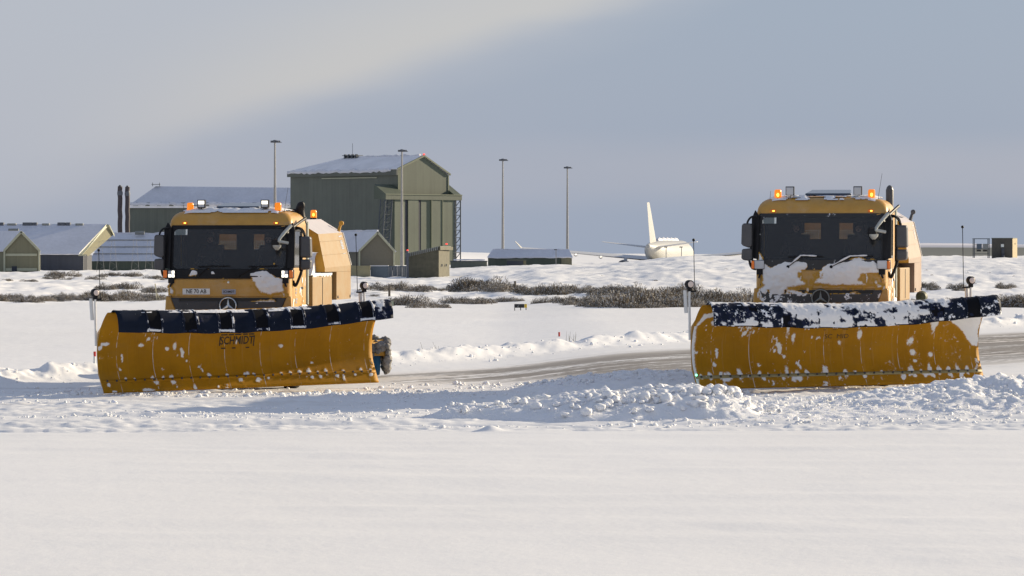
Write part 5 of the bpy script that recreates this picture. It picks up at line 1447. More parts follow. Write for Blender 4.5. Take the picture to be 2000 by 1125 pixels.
# big hangar with hipped far end, gable and canopied door
def hangar():
    o = Vector((-22.2, 800, 0)); g = R(45)
    ux = Vector((math.cos(g), math.sin(g), 0)); uy = Vector((-math.sin(g), math.cos(g), 0))
    root = empty('aircraft_hangar', o, g, label='tall green hangar with snowy hipped roof and canopied door gable', cat='hangar')
    Wd, L, e, rdg, e2 = 13.6, 31.5, 18.6, 21.3, 17.7
    w = MB()
    w.add([(0, 0, -.5), (0, L, -.5), (0, L, e), (0, 0, e)], [(0, 1, 2, 3)])
    w.add([(Wd, 0, -.5), (Wd, L, -.5), (Wd, L, e2), (Wd, 0, e2)], [(3, 2, 1, 0)])
    w.add([(0, L, -.5), (Wd, L, -.5), (Wd, L, e2), (0, L, e)], [(0, 1, 2, 3)])
    w.build('wall', M['wall_green_lifted'], root)
    gb = MB(); gb.add([(0, 0, 13.3), (Wd, 0, 13.3), (Wd, 0, e2), (Wd * .5, 0, rdg), (0, 0, e)], [(0, 1, 2, 3, 4)])
    gb.build('gable', M['wall_green'], root)
    rf = MB(); hx = Wd / 2; hl = 9.0
    A_, B_, C_, D_ = (-.4, -.2, e), (-.4, L + .4, e - .1), (Wd + .4, L + .4, e2 - .1), (Wd + .4, -.2, e2)
    E_, F_ = (hx, -.2, rdg), (hx, L - hl, rdg)
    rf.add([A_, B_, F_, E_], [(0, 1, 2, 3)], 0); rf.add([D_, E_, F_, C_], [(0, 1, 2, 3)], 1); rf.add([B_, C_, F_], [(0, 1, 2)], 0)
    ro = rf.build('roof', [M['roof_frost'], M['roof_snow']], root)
    q = ro.modifiers.new('t', 'SOLIDIFY'); q.thickness = .25; q.offset = 1
    fa = MB().box(-.55, -.2, -.1, L + .4, e - 1.0, e + .1).build('gutter', M['roof_sheet'], ro)
    snow_edge('eave_snow', (-.55, 1.5, e - .05), (-.55, L, e - .05), ro, h=.42)
    snow_edge('ridge_snow', (hx, 1, rdg + .3), (hx, L - hl, rdg + .3), ro, h=.25)
    MB().box(-.2, -.05, 6, 22, e - 1.5, e - 1.32).build('wall_band', M['cream_trim'], root)
    tr = MB()
    for (a, b) in ((A_, E_), (E_, D_)):
        a = Vector(a); b = Vector(b); tr.prism([a + Vector((0, -.12, 0)), b + Vector((0, -.12, 0)), b + Vector((0, -.12, .35)), a + Vector((0, -.12, .35))], (0, .3, 0))
    tr.box(-.12, .16, -.1, .1, 13.8, e); tr.box(Wd - .16, Wd + .12, -.1, .1, 13.8, e2)
    tr.build('gable_trim', M['green_trim'], root)
    # canopy rail reaching past both sides
    cp = MB()
    cp.prism([(-5.0, 1.6, 12.9), (-5.0, -1.7, 12.9), (-5.0, -1.7, 13.9), (-5.0, 1.6, 15.8)], (4.98, 0, 0))
    cp.box(-5.05, Wd + 2.0, -1.8, -.02, 12.8, 13.85)
    cp.prism([(Wd + .02, 1.6, 13.85), (Wd + .02, -1.7, 13.85), (Wd + .02, 1.6, 15.8)], (1.9, 0, 0))
    co = cp.build('door_canopy', M['wall_green'], root)
    MB().box(-5.1, Wd + 2.05, -1.9, -1.81, 13.72, 13.9).build('canopy_trim', M['green_trim'], co)
    dm = MB().box(.1, Wd - .2, -.9, -.2, -.5, 12.8).build('hangar_door', M['door_green'], root)
    for k, (x0, x1) in enumerate(((-2.4, 0.4), (1.1, 3.9), (4.7, 7.3), (7.5, 10.3), (10.5, Wd + .1))):
        MB().box(x0, x1, -1.5 - .15 * (k % 2), -.95, -.5, 12.8).build('door_leaf', M['door_green'], dm)
    for x in (.75, 4.3): MB().box(x - .36, x + .36, -1.45, -.92, -.5, 12.8).build('door_gap', M['groove'], dm)
    for x in (7.4, 10.4): MB().box(x - .08, x + .08, -1.75, -1.4, -.5, 12.8).build('door_edge_strip', M['green_trim'], dm)
    # lattice legs under both canopy ends
    for (x0, x1) in ((-4.9, -3.0), (Wd + .3, Wd + 1.9)):
        lt = MB()
        for x in (x0, x1): lt.tube([(x, -1.5, 12.8), (x - 1.3 * (x0 < 0), -1.5, -.5)], .13, 5); lt.tube([(x, -.2, 12.8), (x - 1.3 * (x0 < 0), -.2, -.5)], .13, 5)
        nz_ = 9
        for k in range(nz_):
            za, zb = -.5 + 13.3 * k / nz_, -.5 + 13.3 * (k + 1) / nz_; sh = (-1.3 * (1 - za / 12.8) if x0 < 0 else 0); sh2 = (-1.3 * (1 - zb / 12.8) if x0 < 0 else 0)
            lt.tube([(x0 + sh, -1.5, za), (x1 + sh2, -1.5, zb)], .09, 4); lt.tube([(x0 + sh2, -1.5, zb), (x1 + sh2, -1.5, zb)], .07, 4); lt.tube([(x0 + sh, -.2, za), (x0 + sh2, -1.5, zb)], .07, 4)
        lt.build('lattice_leg', M['lattice'], root)
    vt = MB()
    for k in range(4): vt.box(hx - 1 + .2, hx - .4, L - hl - 4 + k * 1.1, L - hl - 3.6 + k * 1.1, rdg, rdg + .8)
    vt.tube([(hx, L - hl - 2, rdg), (hx, L - hl - 2, rdg + 3)], .05, 4); vt.box(hx - 1, hx + 1, L - hl - 4, L - hl, rdg + .5, rdg + .62)
    vt.build('roof_platform', M['lattice'], root)
    MB().box(hx - .15, hx + .15, -.3, 0, rdg + .3, rdg + .6).build('obstruction_lamp', M['red_lamp'], root)
hangar()

def block(name, label, cat, Y, u0, u1, ytop, depth, ang, wallm, z0=-.4):
    return None
# long hipped hangar behind
def hangar2():
    Y = 1000.0; p0 = at(253, 403, Y); p1 = at(600, 403, Y); rz = at(300, 363, Y)
    root = empty('long_hangar', (p0.x, Y, 0), 0, label='long grey green hangar with hipped snowy roof behind the left truck', cat='hangar')
    Ln = p1.x - p0.x; D = 13.0
    e = p0.z; r = rz.z; hx = rz.x - p0.x
    MB().box(0, Ln, 0, D, -.5, e).build('wall', M['wall_green_lifted'], root)
    rf = MB(); a, b, c, d, f, g = (-.5, -.5, e), (Ln, -.5, e), (Ln, D, e), (-.5, D, e), (hx, D / 2, r), (Ln, D / 2, r - .4)
    rf.add([a, b, g, f], [(0, 1, 2, 3)]); rf.add([d, f, g, c], [(0, 1, 2, 3)]); rf.add([a, f, d], [(0, 1, 2)])
    ro = rf.build('roof', M['roof_snow'], root)
    MB().box(-.5, Ln, -.7, -.4, e - .4, e + .35).build('gutter', M['roof_frost'], ro)
    snow_edge('eave_snow', (-.5, -.75, e + .55), (Ln, -.75, e + .55), ro, h=.45)
    ed = MB()
    for k in range(14): ed.box(1 + k * 2.9, 2.1 + k * 2.9, -.95, -.7, e + .1, e + .9)
    ed.build('eave_vent', M['roof_sheet'], ro)
    MB().box(hx - 1, hx + 1.1, D / 2 - 1, D / 2 + 1, r + .4, r + .5).tube([(hx - .8, D / 2, r), (hx - .8, D / 2, r + .9)], .07, 4).tube([(hx + .9, D / 2, r), (hx + .9, D / 2, r + .9)], .07, 4).build('roof_platform', M['lattice'], ro)
hangar2()

def stack(u, ytop, Y, lab):
    p = at(u, ytop, Y); ob = MB(); r = .37
    b = empty('chimney', (p.x, Y, 0), 0, label=lab, cat='chimney', group='twin dark boiler chimneys')
    pts = [(0.04 * math.sin(k * 2.3), 0, -.3 + (p.z + .3) * k / 14) for k in range(15)]
    MB().tube(pts, r, 14).build('flue', M['stack'], b, smooth=True)
    MB().lathe([(r + .05, p.z - 1.4), (r + .08, p.z - 1.0), (r * .6, p.z - .1), (r * .5, p.z + .2), (0, p.z + .2)], n=14).build('cowl', M['mast_head'], b, smooth=True)
stack(234.5, 364, 640, 'left one of two tall dark chimneys beside the long hangar')
stack(249, 365, 640, 'right one of two tall dark chimneys, next to the long hangar wall')

# shed A: gable end facing us
def gable_shed(name, label, Y, uL, uApex, uR, yApex, yEave, ybase, length, ang, wm, trim, roofm, doors=False):
    """gable in the plane y=0 of the local frame, roof running back and turned by ang"""
    pl, pr, pa = at(uL, yEave, Y), at(uR, yEave, Y), at(uApex, yApex, Y)
    root = empty(name, (pl.x, Y, 0), 0, label=label, cat='shed')
    W_ = pr.x - pl.x; ax = pa.x - pl.x; e = pl.z; r = pa.z
    off = Vector((math.sin(ang) * -length, math.cos(ang) * length, 0))
    G_ = [Vector((0, 0, -.6)), Vector((W_, 0, -.6)), Vector((W_, 0, e)), Vector((ax, 0, r)), Vector((0, 0, e))]
    w = MB(); w.prism(G_, off); w.build('wall', [wm], root)
    rf = MB(); o2 = off * 1.01
    for (a, b) in ((G_[4], G_[3]), (G_[3], G_[2])):
        d = (b - a).normalized(); nrm = Vector((-d.z, 0, d.x)) * .12; a2 = a - d * (.35 if a is G_[4] else 0); b2 = b + d * (.35 if b is G_[2] else 0)
        f0 = Vector((0, -.25, 0)); rf.add([a2 + f0, b2 + f0, b2 + o2, a2 + o2, a2 + f0 + nrm, b2 + f0 + nrm, b2 + o2 + nrm, a2 + o2 + nrm], [(0, 3, 2, 1), (4, 5, 6, 7), (0, 1, 5, 4), (1, 2, 6, 5), (2, 3, 7, 6), (3, 0, 4, 7)])
    ro = rf.build('roof', roofm, root)
    tr = MB()
    for (a, b) in ((G_[4], G_[3]), (G_[3], G_[2])):
        d = (b - a).normalized(); nrm = Vector((-d.z, 0, d.x)) * .16
        tr.prism([a + Vector((0, -.38, 0)) - nrm * 1.2, b + Vector((0, -.38, 0)) - nrm * 1.2, b + Vector((0, -.38, 0)) + nrm * .6, a + Vector((0, -.38, 0)) + nrm * .6], (0, .12, 0))
    tr.box(-.12, .12, -.3, -.05, -.5, e); tr.box(W_ - .14, W_ + .1, -.3, -.05, -.5, e)
    tr.build('gable_trim', trim, root)
    return root, W_, e, r, off, ro
root, W_, e, r, off, ro = gable_shed('equipment_shed', 'olive gabled shed with cream trim and two cream bands at left edge', 560, 9, 42, 77, 452, 488, 531, 30, R(52), M['shed_wall'], M['cream_trim'], M['roof_snow'])
MB().box(.15, W_ - .3, -.12, -.03, at(0, 500, 560).z - .0, at(0, 496, 560).z + .05).build('door_band', M['cream_trim'], root)
MB().box(.15, W_ - .3, -.12, -.03, at(0, 529, 560).z, at(0, 523.5, 560).z).build('door_band', M['cream_trim'], root)
MB().box(1.0, 1.7, -.2, -.1, 0, .7).build('door_handle', M['groove'], root)
MB().lathe([(.0, -.7), (.30, -.7), (.30, .7), (0, .7)], c=(.5, 6, at(0, 450, 560).z), axis='x', n=14).build('roof_vent', M['steel'], ro, smooth=True)
p = at(36, 495, 560)
# shed B: long roof with end gable seen at an angle
def shed_b():
    Y = 600.0
    root = empty('long_shed', at(78, 530, Y), 0, label='long low shed with snowy roof, ridge vents and slanted olive gable end', cat='shed')
    root.location.z = 0; X0 = root.location.x
    def L_(u, y, yy=0.0): q = at(u, y, Y + yy); return Vector((q.x - X0, yy, q.z))
    e = L_(0, 497).z; r = L_(0, 440, 9).z
    xr = L_(155, 0).x; xa = at(208, 0, Y + 9).x - X0; xl = L_(-30, 0).x
    rf = MB(); rf.add([(xl, -.4, e), (xr, -.4, e), (xa, 9, r), (xl, 9, r)], [(0, 1, 2, 3)])
    rb = at(222, 458, Y + 14); xb = rb.x - X0
    rf.add([(xl, 9, r), (xa, 9, r), (xb, 14, rb.z), (xl, 14, rb.z)], [(0, 1, 2, 3)])
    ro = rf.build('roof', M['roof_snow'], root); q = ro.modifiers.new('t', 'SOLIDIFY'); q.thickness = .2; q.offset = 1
    MB().box(xl, xr + .6, -.2, 12, -.6, e - .05).build('wall', M['navy_shade_wall'], root)  # shade below the eave is in the wall colour
    gd = MB(); gi = at(166, 502, Y + 1)
    gd.add([(xr, 0, e), (xa, 9, r), (xb, 14, rb.z), (gi.x - X0 + .4, 2, e - .25)], [(0, 1, 2, 3)])
    gd.add([(xr + .3, 0.2, -.5), (gi.x - X0 + .3, 1.2, -.5), (gi.x - X0 + .3, 1.2, e), (xr + .3, .2, e)], [(0, 1, 2, 3)], 1)
    gd.build('gable', [M['shed_wall'], M['navy_shade_wall']], root)
    t = MB()
    for a, b in (((xr, -.35, e), (xa, 8.7, r + .05)), ((xa, 8.7, r + .05), (xb, 13.8, rb.z + .05))):
        a = Vector(a); b = Vector(b); t.prism([a, b, b + Vector((.12, 0, -.38)), a + Vector((.45, 0, -.1))], (.05, .1, .12))
    t.box(xr - .1, xr + .9, -.3, -.1, e - .22, e - .05)
    t.build('gable_trim', M['cream_trim'], root)
    for (u0, u1, dark) in ((0, 8, 1), (15, 32, 0), (45, 65, 1), (66, 73, 1), (83, 97, 0), (113, 128, 1), (129, 138, 1), (148, 163, 0)):
        a = at(u0, 440, Y + 9); b = at(u1, 440, Y + 9)
        MB().box(a.x - X0, b.x - X0, 8.4, 9.6, r - .1, r + (.42 if dark else .28)).build('ridge_vent', M['mast_head'] if dark else M['steel'], ro, bevel=.05)
    snow_edge('eave_snow', (xl, -.5, e + .1), (xr, -.5, e + .1), ro, h=.13)
shed_b()
# shed C: low shed to the right with snowy roof
def shed_c():
    Y = 620.0; a = at(172, 509, Y); b = at(345, 509, Y)
    root = empty('low_shed', (a.x, Y, 0), 0, label='low shed with broad snowy roof beneath the twin chimneys', cat='shed')
    Ln = b.x - a.x; e = at(0, 510, Y).z; r = at(0, 456, Y + 8).z; xs = at(213, 0, Y + 8).x - a.x
    rf = MB(); rf.add([(0, -.3, e), (Ln, -.3, e), (Ln, 8, r), (xs, 8, r)], [(0, 1, 2, 3)]); rf.add([(0, -.3, e), (xs, 8, r), (xs, 16, e)], [(0, 1, 2)]); rf.add([(xs, 8, r), (Ln, 8, r), (Ln, 16, e), (xs, 16, e)], [(0, 1, 2, 3)])
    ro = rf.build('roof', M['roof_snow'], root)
    MB().box(.3, Ln, 0, 15.5, -.6, e - .02).build('wall', M['shed_wall'] if False else M['wall_green'], root)
    for z in (.25, .5, .75):
        MB().box(xs * (z), Ln, -.3 + 8.3 * z - .1, -.3 + 8.3 * z + .12, e + (r - e) * z + .02, e + (r - e) * z + .12).build('roof_rail', M['steel'], ro)
    q = at(273, 455, Y + 7); MB().lathe([(0, -.7), (.28, -.7), (.28, .7), (0, .7)], c=(q.x - a.x, 7, q.z), axis='x', n=14).build('roof_vent', M['steel'], ro, smooth=True)
    snow_edge('ridge_snow', (xs, 8, r), (Ln, 8, r), ro, h=.2)
shed_c()
# thin aerial frames standing in front of the low shed
for k, (u, yt, sp) in enumerate(((196, 472, 24), (221, 470, 22), (264, 468, 26), (291, 470, 22))):
    Y = 560; a = at(u, yt, Y); fr = MB(); h = a.z; w = .55
    for sx in (-1, 1): fr.tube([(sx * w, 0, -.2), (sx * .18, 0, h)], .016, 4)
    for j in range(6):
        z0, z1 = h * j / 6, h * (j + 1) / 6; wa = w + (.18 - w) * j / 6; wb = w + (.18 - w) * (j + 1) / 6
        s_ = 1 if j % 2 else -1; fr.tube([(s_ * wa, 0, z0), (-s_ * wb, 0, z1)], .010, 3)
    fr.tube([(-1.6, 0, h), (1.6, 0, h)], .012, 4); fr.tube([(-1.5, 0, h * .8), (1.5, 0, h * .8)], .010, 3)
    o = fr.build('aerial_frame', M['mast'])
    o.location = (a.x, Y, 0)
    tag(o, label='thin lattice aerial frame, %s of four in front of the low shed' % ('leftmost', 'second from left', 'third from left', 'rightmost')[k], cat='aerial', group='lattice aerial frames before the low shed')
# shed D: right of the left truck
root, W_, e, r, off, ro = gable_shed('small_shed', 'small brown gabled shed with snowy roof between the left truck and the tall hangar', 600, 702, 738, 770, 453, 489, 523, 26, R(40), mat('brown_shed_wall', (.17, .155, .115), .7, var=.06), M['cream_trim'], M['roof_snow'])
MB().box(.6, .8, 4, 4.2, 0, 0).build('skip', M['steel'], root) if False else None
snow_edge('ridge_snow', (e * 0 + at(738, 0, 600).x - at(702, 0, 600).x, .3, r + .15), (at(738, 0, 600).x - at(702, 0, 600).x + off.x * .9, off.y * .9, r + .15), ro, h=.18)
# low wall and tanks before it
def yard():
    Y = 440.0
    a, b = at(672, 523, Y), at(723, 519, Y)
    o = MB().box(0, b.x - a.x, 0, .5, -.3, b.z).build('yard_wall', M['ochre']); o.location = (a.x, Y, 0); tag(o, label='low ochre wall in front of the small brown shed', cat='wall')
    a, b = at(723, 520, Y), at(757, 520, Y)
    bx = empty('steel_skip', ((a.x + b.x) / 2, Y + 1, 0), 0, label='dark low steel skip between the ochre wall and blue crates', cat='skip'); w = (b.x - a.x) / 2
    MB().prism([(-w, 0, -.2), (w, 0, -.2), (w + .0, 0, a.z), (-w - .0, 0, a.z)], (0, 1.6, 0)).build('body', M['tank_blue'], bx, bevel=.03)
    MB().box(-w - .04, w + .04, -.06, 1.66, a.z, a.z + .08).build('rim', M['roof_snow'], bx)
    for k in range(4):
        u0, u1 = 757 + k * 9.7, 757 + k * 9.7 + 9.0
        a, b = at(u0, 519.5, Y - 4), at(u1, 519.5, Y - 4); w = (b.x - a.x)
        r_ = empty('stacked_crate', (a.x, Y - 4, 0), 0, label='slate blue slatted crate, %s in the row left of the brick block' % ('first from the left', 'second from the left', 'third from the left', 'last')[k], cat='crate', group='row of slate blue slatted crates')
        MB().box(0, w, .06, 1.0, -.2, a.z).build('body', M['tank_blue'], r_, bevel=.02)
        for j in range(3): MB().box(w * (j + .35) / 3, w * (j + .6) / 3, 0, .055, -.1, a.z - .1).build('slat', M['mast'], r_)
yard()
# brick block building
def brick():
    Y = 418.0; a, b, c = at(797, 543, Y), at(857, 543, Y), at(878, 543, Y + 8)
    root = empty('block_building', (a.x, Y, 0), 0, label='dark olive block building with sloping roof and lit end wall at centre', cat='building')
    w = b.x - a.x; zl = at(0, 497, Y).z; zr = at(0, 483, Y).z; dx = c.x - a.x - w
    f = [Vector((0, 0, -.5)), Vector((w, 0, -.5)), Vector((w, 0, zr)), Vector((0, 0, zl))]
    off = Vector((dx, 8, 0))
    MB().add([f[0], f[1], f[2], f[3]], [(0, 1, 2, 3)]).add([f[1], f[1] + off, f[2] + off, f[2]], [(0, 1, 2, 3)]).add([f[0] + off, f[1] + off, f[2] + off, f[3] + off], [(3, 2, 1, 0)]).add([f[0], f[3], f[3] + off, f[0] + off], [(0, 1, 2, 3)]).build('wall', M['brick'], root)
    MB().add([f[3] + Vector((-.1, -.15, 0)), f[2] + Vector((.15, -.15, 0)), f[2] + off + Vector((.15, .1, 0)), f[3] + off + Vector((-.1, .1, 0)), f[3] + Vector((-.1, -.15, .12)), f[2] + Vector((.15, -.15, .12)), f[2] + off + Vector((.15, .1, .12)), f[3] + off + Vector((-.1, .1, .12))], [(0, 3, 2, 1), (4, 5, 6, 7), (0, 1, 5, 4), (1, 2, 6, 5), (2, 3, 7, 6), (3, 0, 4, 7)]).build('roof', M['roof_sheet'], root)
    ra = MB()
    for k in range(16):
        q = f[3].lerp(f[2], k / 16) + Vector((0, -.17, -.22)); ra.box(q.x, q.x + .1, q.y, q.y + .05, q.z - .0, q.z + .36)
    ra.build('eave_slat', M['steel'], root)
    tr = MB().prism([f[2] + Vector((.0, -.2, -.28)), f[2] + off + Vector((.2, 0, -.28)), f[2] + off + Vector((.2, 0, .05)), f[2] + Vector((.0, -.2, .05))], (.16, 0, 0)).build('parapet', M['brick'], root)
    MB().box(w + dx * .25, w + dx * .25 + .12, 1.6, 1.8, 1.2, 1.45).box(w + dx * .6 + .05, w + dx * .6 + .18, 4.4, 4.7, 1.2, 1.45).build('wall_vent', M['steel'], root)
    lp = empty('obstruction_lamp_post', (at(797, 0, Y - 1).x - .05, Y - 1, 0), 0, label='dark post with red obstruction lamp at the left corner of the block building', cat='lamp post')
    zt = at(0, 490, Y - 1).z
    MB().tube([(0, 0, -.3), (0, 0, zt)], .12, 8).box(-.22, .2, -.1, .1, zt - .6, zt - .2).build('post', M['mast_head'], lp)
    MB().lathe([(0, -.09), (.09, -.05), (.09, .05), (0, .1)], c=(0, 0, zt + .06), n=10).build('lamp', M['red_lamp'], lp, smooth=True)
    MB().lathe([(0, -.09), (.12, -.05), (.12, .05), (0, .1)], c=(w + dx - .3, 7, zr + .35), n=10).build('roof_lamp', M['red_lamp'], root, smooth=True)
    snow_edge('foot_snow', (w + .1, -.3, .0), (w + dx + .4, 8, .0), root, h=.15)
brick()
# long low building left of the aircraft
def low_building():
    Y = 720.0; a, b = at(953, 503, Y), at(1118, 503, Y)
    root = empty('low_building', (a.x, Y, 0), 0, label='long low olive building with snowy hipped roof behind the two centre masts', cat='building')
    Ln = b.x - a.x; e = a.z; r = at(0, 487, Y + 2).z
    MB().box(0, Ln - 2.0, 0, 12, -1, e).build('wall', M['wall_green'], root); MB().box(Ln - 1.95, Ln - .1, -.3, 11.5, -1, e).build('lit_end_wall', M['shed_wall'], root)  # paler right end paints the sunlit end into the colour
    rf = MB(); hx = .85; rf.add([(-.2, -.4, e), (Ln + .1, -.4, e), (Ln - .6, 2.2, r), (hx, 2.2, r)], [(0, 1, 2, 3)]); rf.add([(-.2, -.4, e), (hx, 2.2, r), (-.2, 12, e)], [(0, 1, 2)]); rf.add([(Ln + .1, -.4, e), (Ln + .1, 12, e), (Ln - .6, 2.2, r)], [(0, 1, 2)]); rf.add([(hx, 2.2, r), (Ln - .6, 2.2, r), (Ln + .1, 12, e), (-.2, 12, e)], [(0, 1, 2, 3)])
    ro = rf.build('roof', M['roof_snow'], root)
    snow_edge('eave_snow', (0, -.45, e + .02), (Ln, -.45, e + .02), ro, h=.16)
    snow_edge('ridge_snow', (hx, 2.2, r), (Ln - .6, 2.2, r), ro, h=.10)
    q = at(990, 509, Y - 8); q2 = at(1022, 509, Y - 8)
    o = empty('pump_house', (q.x, Y - 8, 0), 0, label='small dark flat roofed hut in front of the long low building', cat='hut'); w = q2.x - q.x
    MB().box(0, w, 0, 4, -1, q.z).build('wall', M['navy_shade_wall'], o); MB().box(w + .01, w + .5, .2, 4, -1, q.z).build('lit_wall', M['shed_wall'], o); MB().box(-.1, w + .6, -.1, 4.1, q.z, q.z + .15).build('roof', M['roof_sheet'], o)  # dark front and paler olive side: shade and sun painted on
    q = at(880, 511, 690); q2 = at(951, 511, 690); w = q2.x - q.x
    o = empty('flat_hut', (q.x, 690, 0), 0, label='very low flat roofed hut between the lattice leg and the long low building', cat='hut')
    MB().box(0, w, 0, 5, -1, q.z).build('wall', M['wall_green_lifted'], o); MB().box(-.1, w + .1, -.1, 5, q.z, q.z + .14).build('roof', M['lattice'], o)
    snow_edge('roof_snow', (.5, -.05, q.z + .3), (w - .3, -.05, q.z + .3), o, h=.14)
low_building()
# floodlight masts
for k, (u, yt, Y, lab) in enumerate(((537, 276, 640, 'tallest floodlight mast, behind the left truck cab'), (785, 294, 698, 'floodlight mast standing before the tall hangar door'),
                                     (982, 312, 769, 'floodlight mast rising before the long low building, left of two'), (1108, 327, 834, 'farthest floodlight mast, beside the parked aircraft wing tip'))):
    p = at(u, yt, Y); r_ = empty('floodlight_mast', (p.x, Y, 0), 0, label=lab, cat='mast', group='tall floodlight masts across the airfield')
    h = p.z; MB().tube([(0, 0, -1), (0, 0, h * .35), (0, 0, h)], [.30, .24, .13], 10).build('pole', M['mast'], r_, smooth=True)
    hd = MB().lathe([(.2, -.25), (.45, -.12), (.45, .05), (.2, .2), (0, .22)], c=(0, 0, h), n=12)
    hd.build('head_frame', M['mast_head'], r_, smooth=True)
    for j in range(7):
        a = 2 * math.pi * j / 7 + k; x, y = .55 * math.cos(a) * (1.25 if math.cos(a) > .6 else 1), .5 * math.sin(a)
        MB().box(x - .17, x + .17, y - .12, y + .12, h - .22, h + .10).build('floodlight', M['mast_head'], r_, bevel=.03)
    MB().box(.3, 1.05, -.06, .06, h - .22, h - .12).build('bracket', M['mast_head'], r_)

# parked aircraft seen from behind
def aircraft():
    Y = 830.0; s = Y / F
    cx, cz = (1292 - 1000) * s, CAMZ - (497 - HOR) * s
    a = R(-10)
    root = empty('parked_airliner', (cx - 2.7, Y - 8, 0), a, label='pale grey airliner parked beyond the snow rise, tail towards us', cat='aircraft')
    z0 = CAMZ - (499 - HOR) * s + .4
    R_ = 2.75; prof = [(.35, -2), (1.05, 1.0), (1.75, 5), (2.35, 10), (2.7, 15), (R_, 20), (R_, 46), (2.4, 50), (1.6, 53.5), (.6, 56), (0, 56.6)]
    b = MB(); n = 28; vs3 = []
    for (r, y) in prof:
        up = (R_ - r) * .62 if y < 20 else -(R_ - r) * .3
        for k in range(n):
            t = 2 * math.pi * k / n; vs3.append((r * math.cos(t), y, z0 + up + r * math.sin(t)))
    b.add(vs3, [(i * n + k, i * n + (k + 1) % n, (i + 1) * n + (k + 1) % n, (i + 1) * n + k) for i in range(len(prof) - 1) for k in range(n)] + [tuple(range(n))])
    b.build('fuselage', M['aircraft'], root, smooth=True)
    zt = z0 + 1.9
    def surf3(pts, th):
        mb = MB(); P = [Vector(p) for p in pts]; return P
    def wingm(name, root_le, root_te, tip_le, tip_te, th0, th1, m, axis='z'):
        up = Vector((0, 0, 1)) if axis == 'z' else Vector((1, 0, 0))
        mb = MB(); secs = []
        for (le, te, th) in ((root_le, root_te, th0), (tip_le, tip_te, th1)):
            le = Vector(le); te = Vector(te); prf = [(0, 0), (.08, .35), (.3, .5), (.65, .3), (1, .0), (.65, -.2), (.3, -.35), (.08, -.28)]
            secs.append([le.lerp(te, q) + up * th * h for q, h in prf])
        mb.add(secs[0] + secs[1], [(k, (k + 1) % 8, 8 + (k + 1) % 8, 8 + k) for k in range(8)] + [tuple(range(8)), tuple(range(8, 16))])
        return mb.build(name, m, root, smooth=True)
    wingm('tail_fin', (0, 9.5, zt), (0, 1.2, zt - .6), (0, -0.6, zt + 8.4), (0, -3.6, zt + 8.3), .6, .28, M['aircraft'], 'x')
    for sx in (-1, 1):
        wingm('tailplane', (sx * 1.0, 6.5, z0 + 1.25), (sx * 1.0, 1.5, z0 + 1.25), (sx * 9.6, 1.2, z0 + 2.35), (sx * 9.6, -.9, z0 + 2.35), .5, .2, M['wing'])
        wg = wingm('wing', (sx * 2.0, 30, z0 - 1.3), (sx * 2.0, 20, z0 - 1.4), (sx * 28.5, 15.5, z0 + 1.15), (sx * 28.5, 13.0, z0 + 1.1), 1.2, .35, M['wing'])
        MB().prism([(sx * 28.4, 15, z0 + 1.1), (sx * 28.4, 12.8, z0 + 1.1), (sx * 29.4, 11.5, z0 + 2.5), (sx * 29.4, 12.4, z0 + 2.5)], (sx * .12, 0, 0)).build('winglet', M['aircraft'], wg)
        for x in (7.5, 12.5, 17.5, 21.5):
            f_ = (x - 2) / 26.5; MB().lathe([(0, -2.2), (.28, -1.2), (.34, 0), (0, 2)], c=(sx * x, 19.5 - 6.2 * f_, z0 - 1.75 + 2.5 * f_), axis='y', n=8).build('flap_fairing', M['wing'], wg, smooth=True)
        MB().lathe([(.3, -1.6), (.5, -1.2), (.52, 1), (.4, 1.6)], c=(sx * 20.0, 19, z0 - .9), axis='y', n=12).box(sx * 20 - .1, sx * 20 + .1, 17.8, 19.8, z0 - .5, z0 + .3).build('refuelling_pod', M['engine'], wg, smooth=True)
        MB().lathe([(.7, -2.2), (1.3, -1), (1.5, 1), (1.4, 3)], c=(sx * 9.4, 27, z0 - 2.8), axis='y', n=18).build('engine', M['engine'], wg, smooth=True)
    MB().box(-2.4, -2.0, 40, 41, -.5, z0 - 2).box(2.0, 2.4, 24, 25, -.5, z0 - 2).box(-2.4, -2, 24, 25, -.5, z0 - 2).build('landing_gear', M['engine'], root)
    sn = MB().tube([(0, y, z0 + R_ - .08 - (.0 if y > 20 else (20 - y) * .012)) for y in range(10, 44, 2)], [.5 + .2 * ((y * 7) % 3 - 1) for y in range(10, 44, 2)], 8).build('roof_snow', M['roof_snow'], root, smooth=True)
aircraft()
for k, (u, lab) in enumerate(((1301, 'thin lamp post before the aircraft fuselage, the left one'), (1331, 'thin lamp post before the aircraft fuselage, the right one'), (1086, 'thin lamp post before the low building, left of the farthest mast'))):
    Y = 700.0; p = at(u, 483 if k < 2 else 488, Y); o = empty('lamp_post', (p.x, Y, gz(p.x, Y) - .5), 0, label=lab, cat='lamp post', group='thin apron lamp posts')
    h = p.z - o.location.z
    MB().tube([(0, 0, 0), (0, 0, h)], .07, 6).build('pole', M['mast'], o); MB().box(-.35, .2, -.15, .15, h - .05, h + .12).build('lamp_head', M['mast_head'], o, bevel=.03)
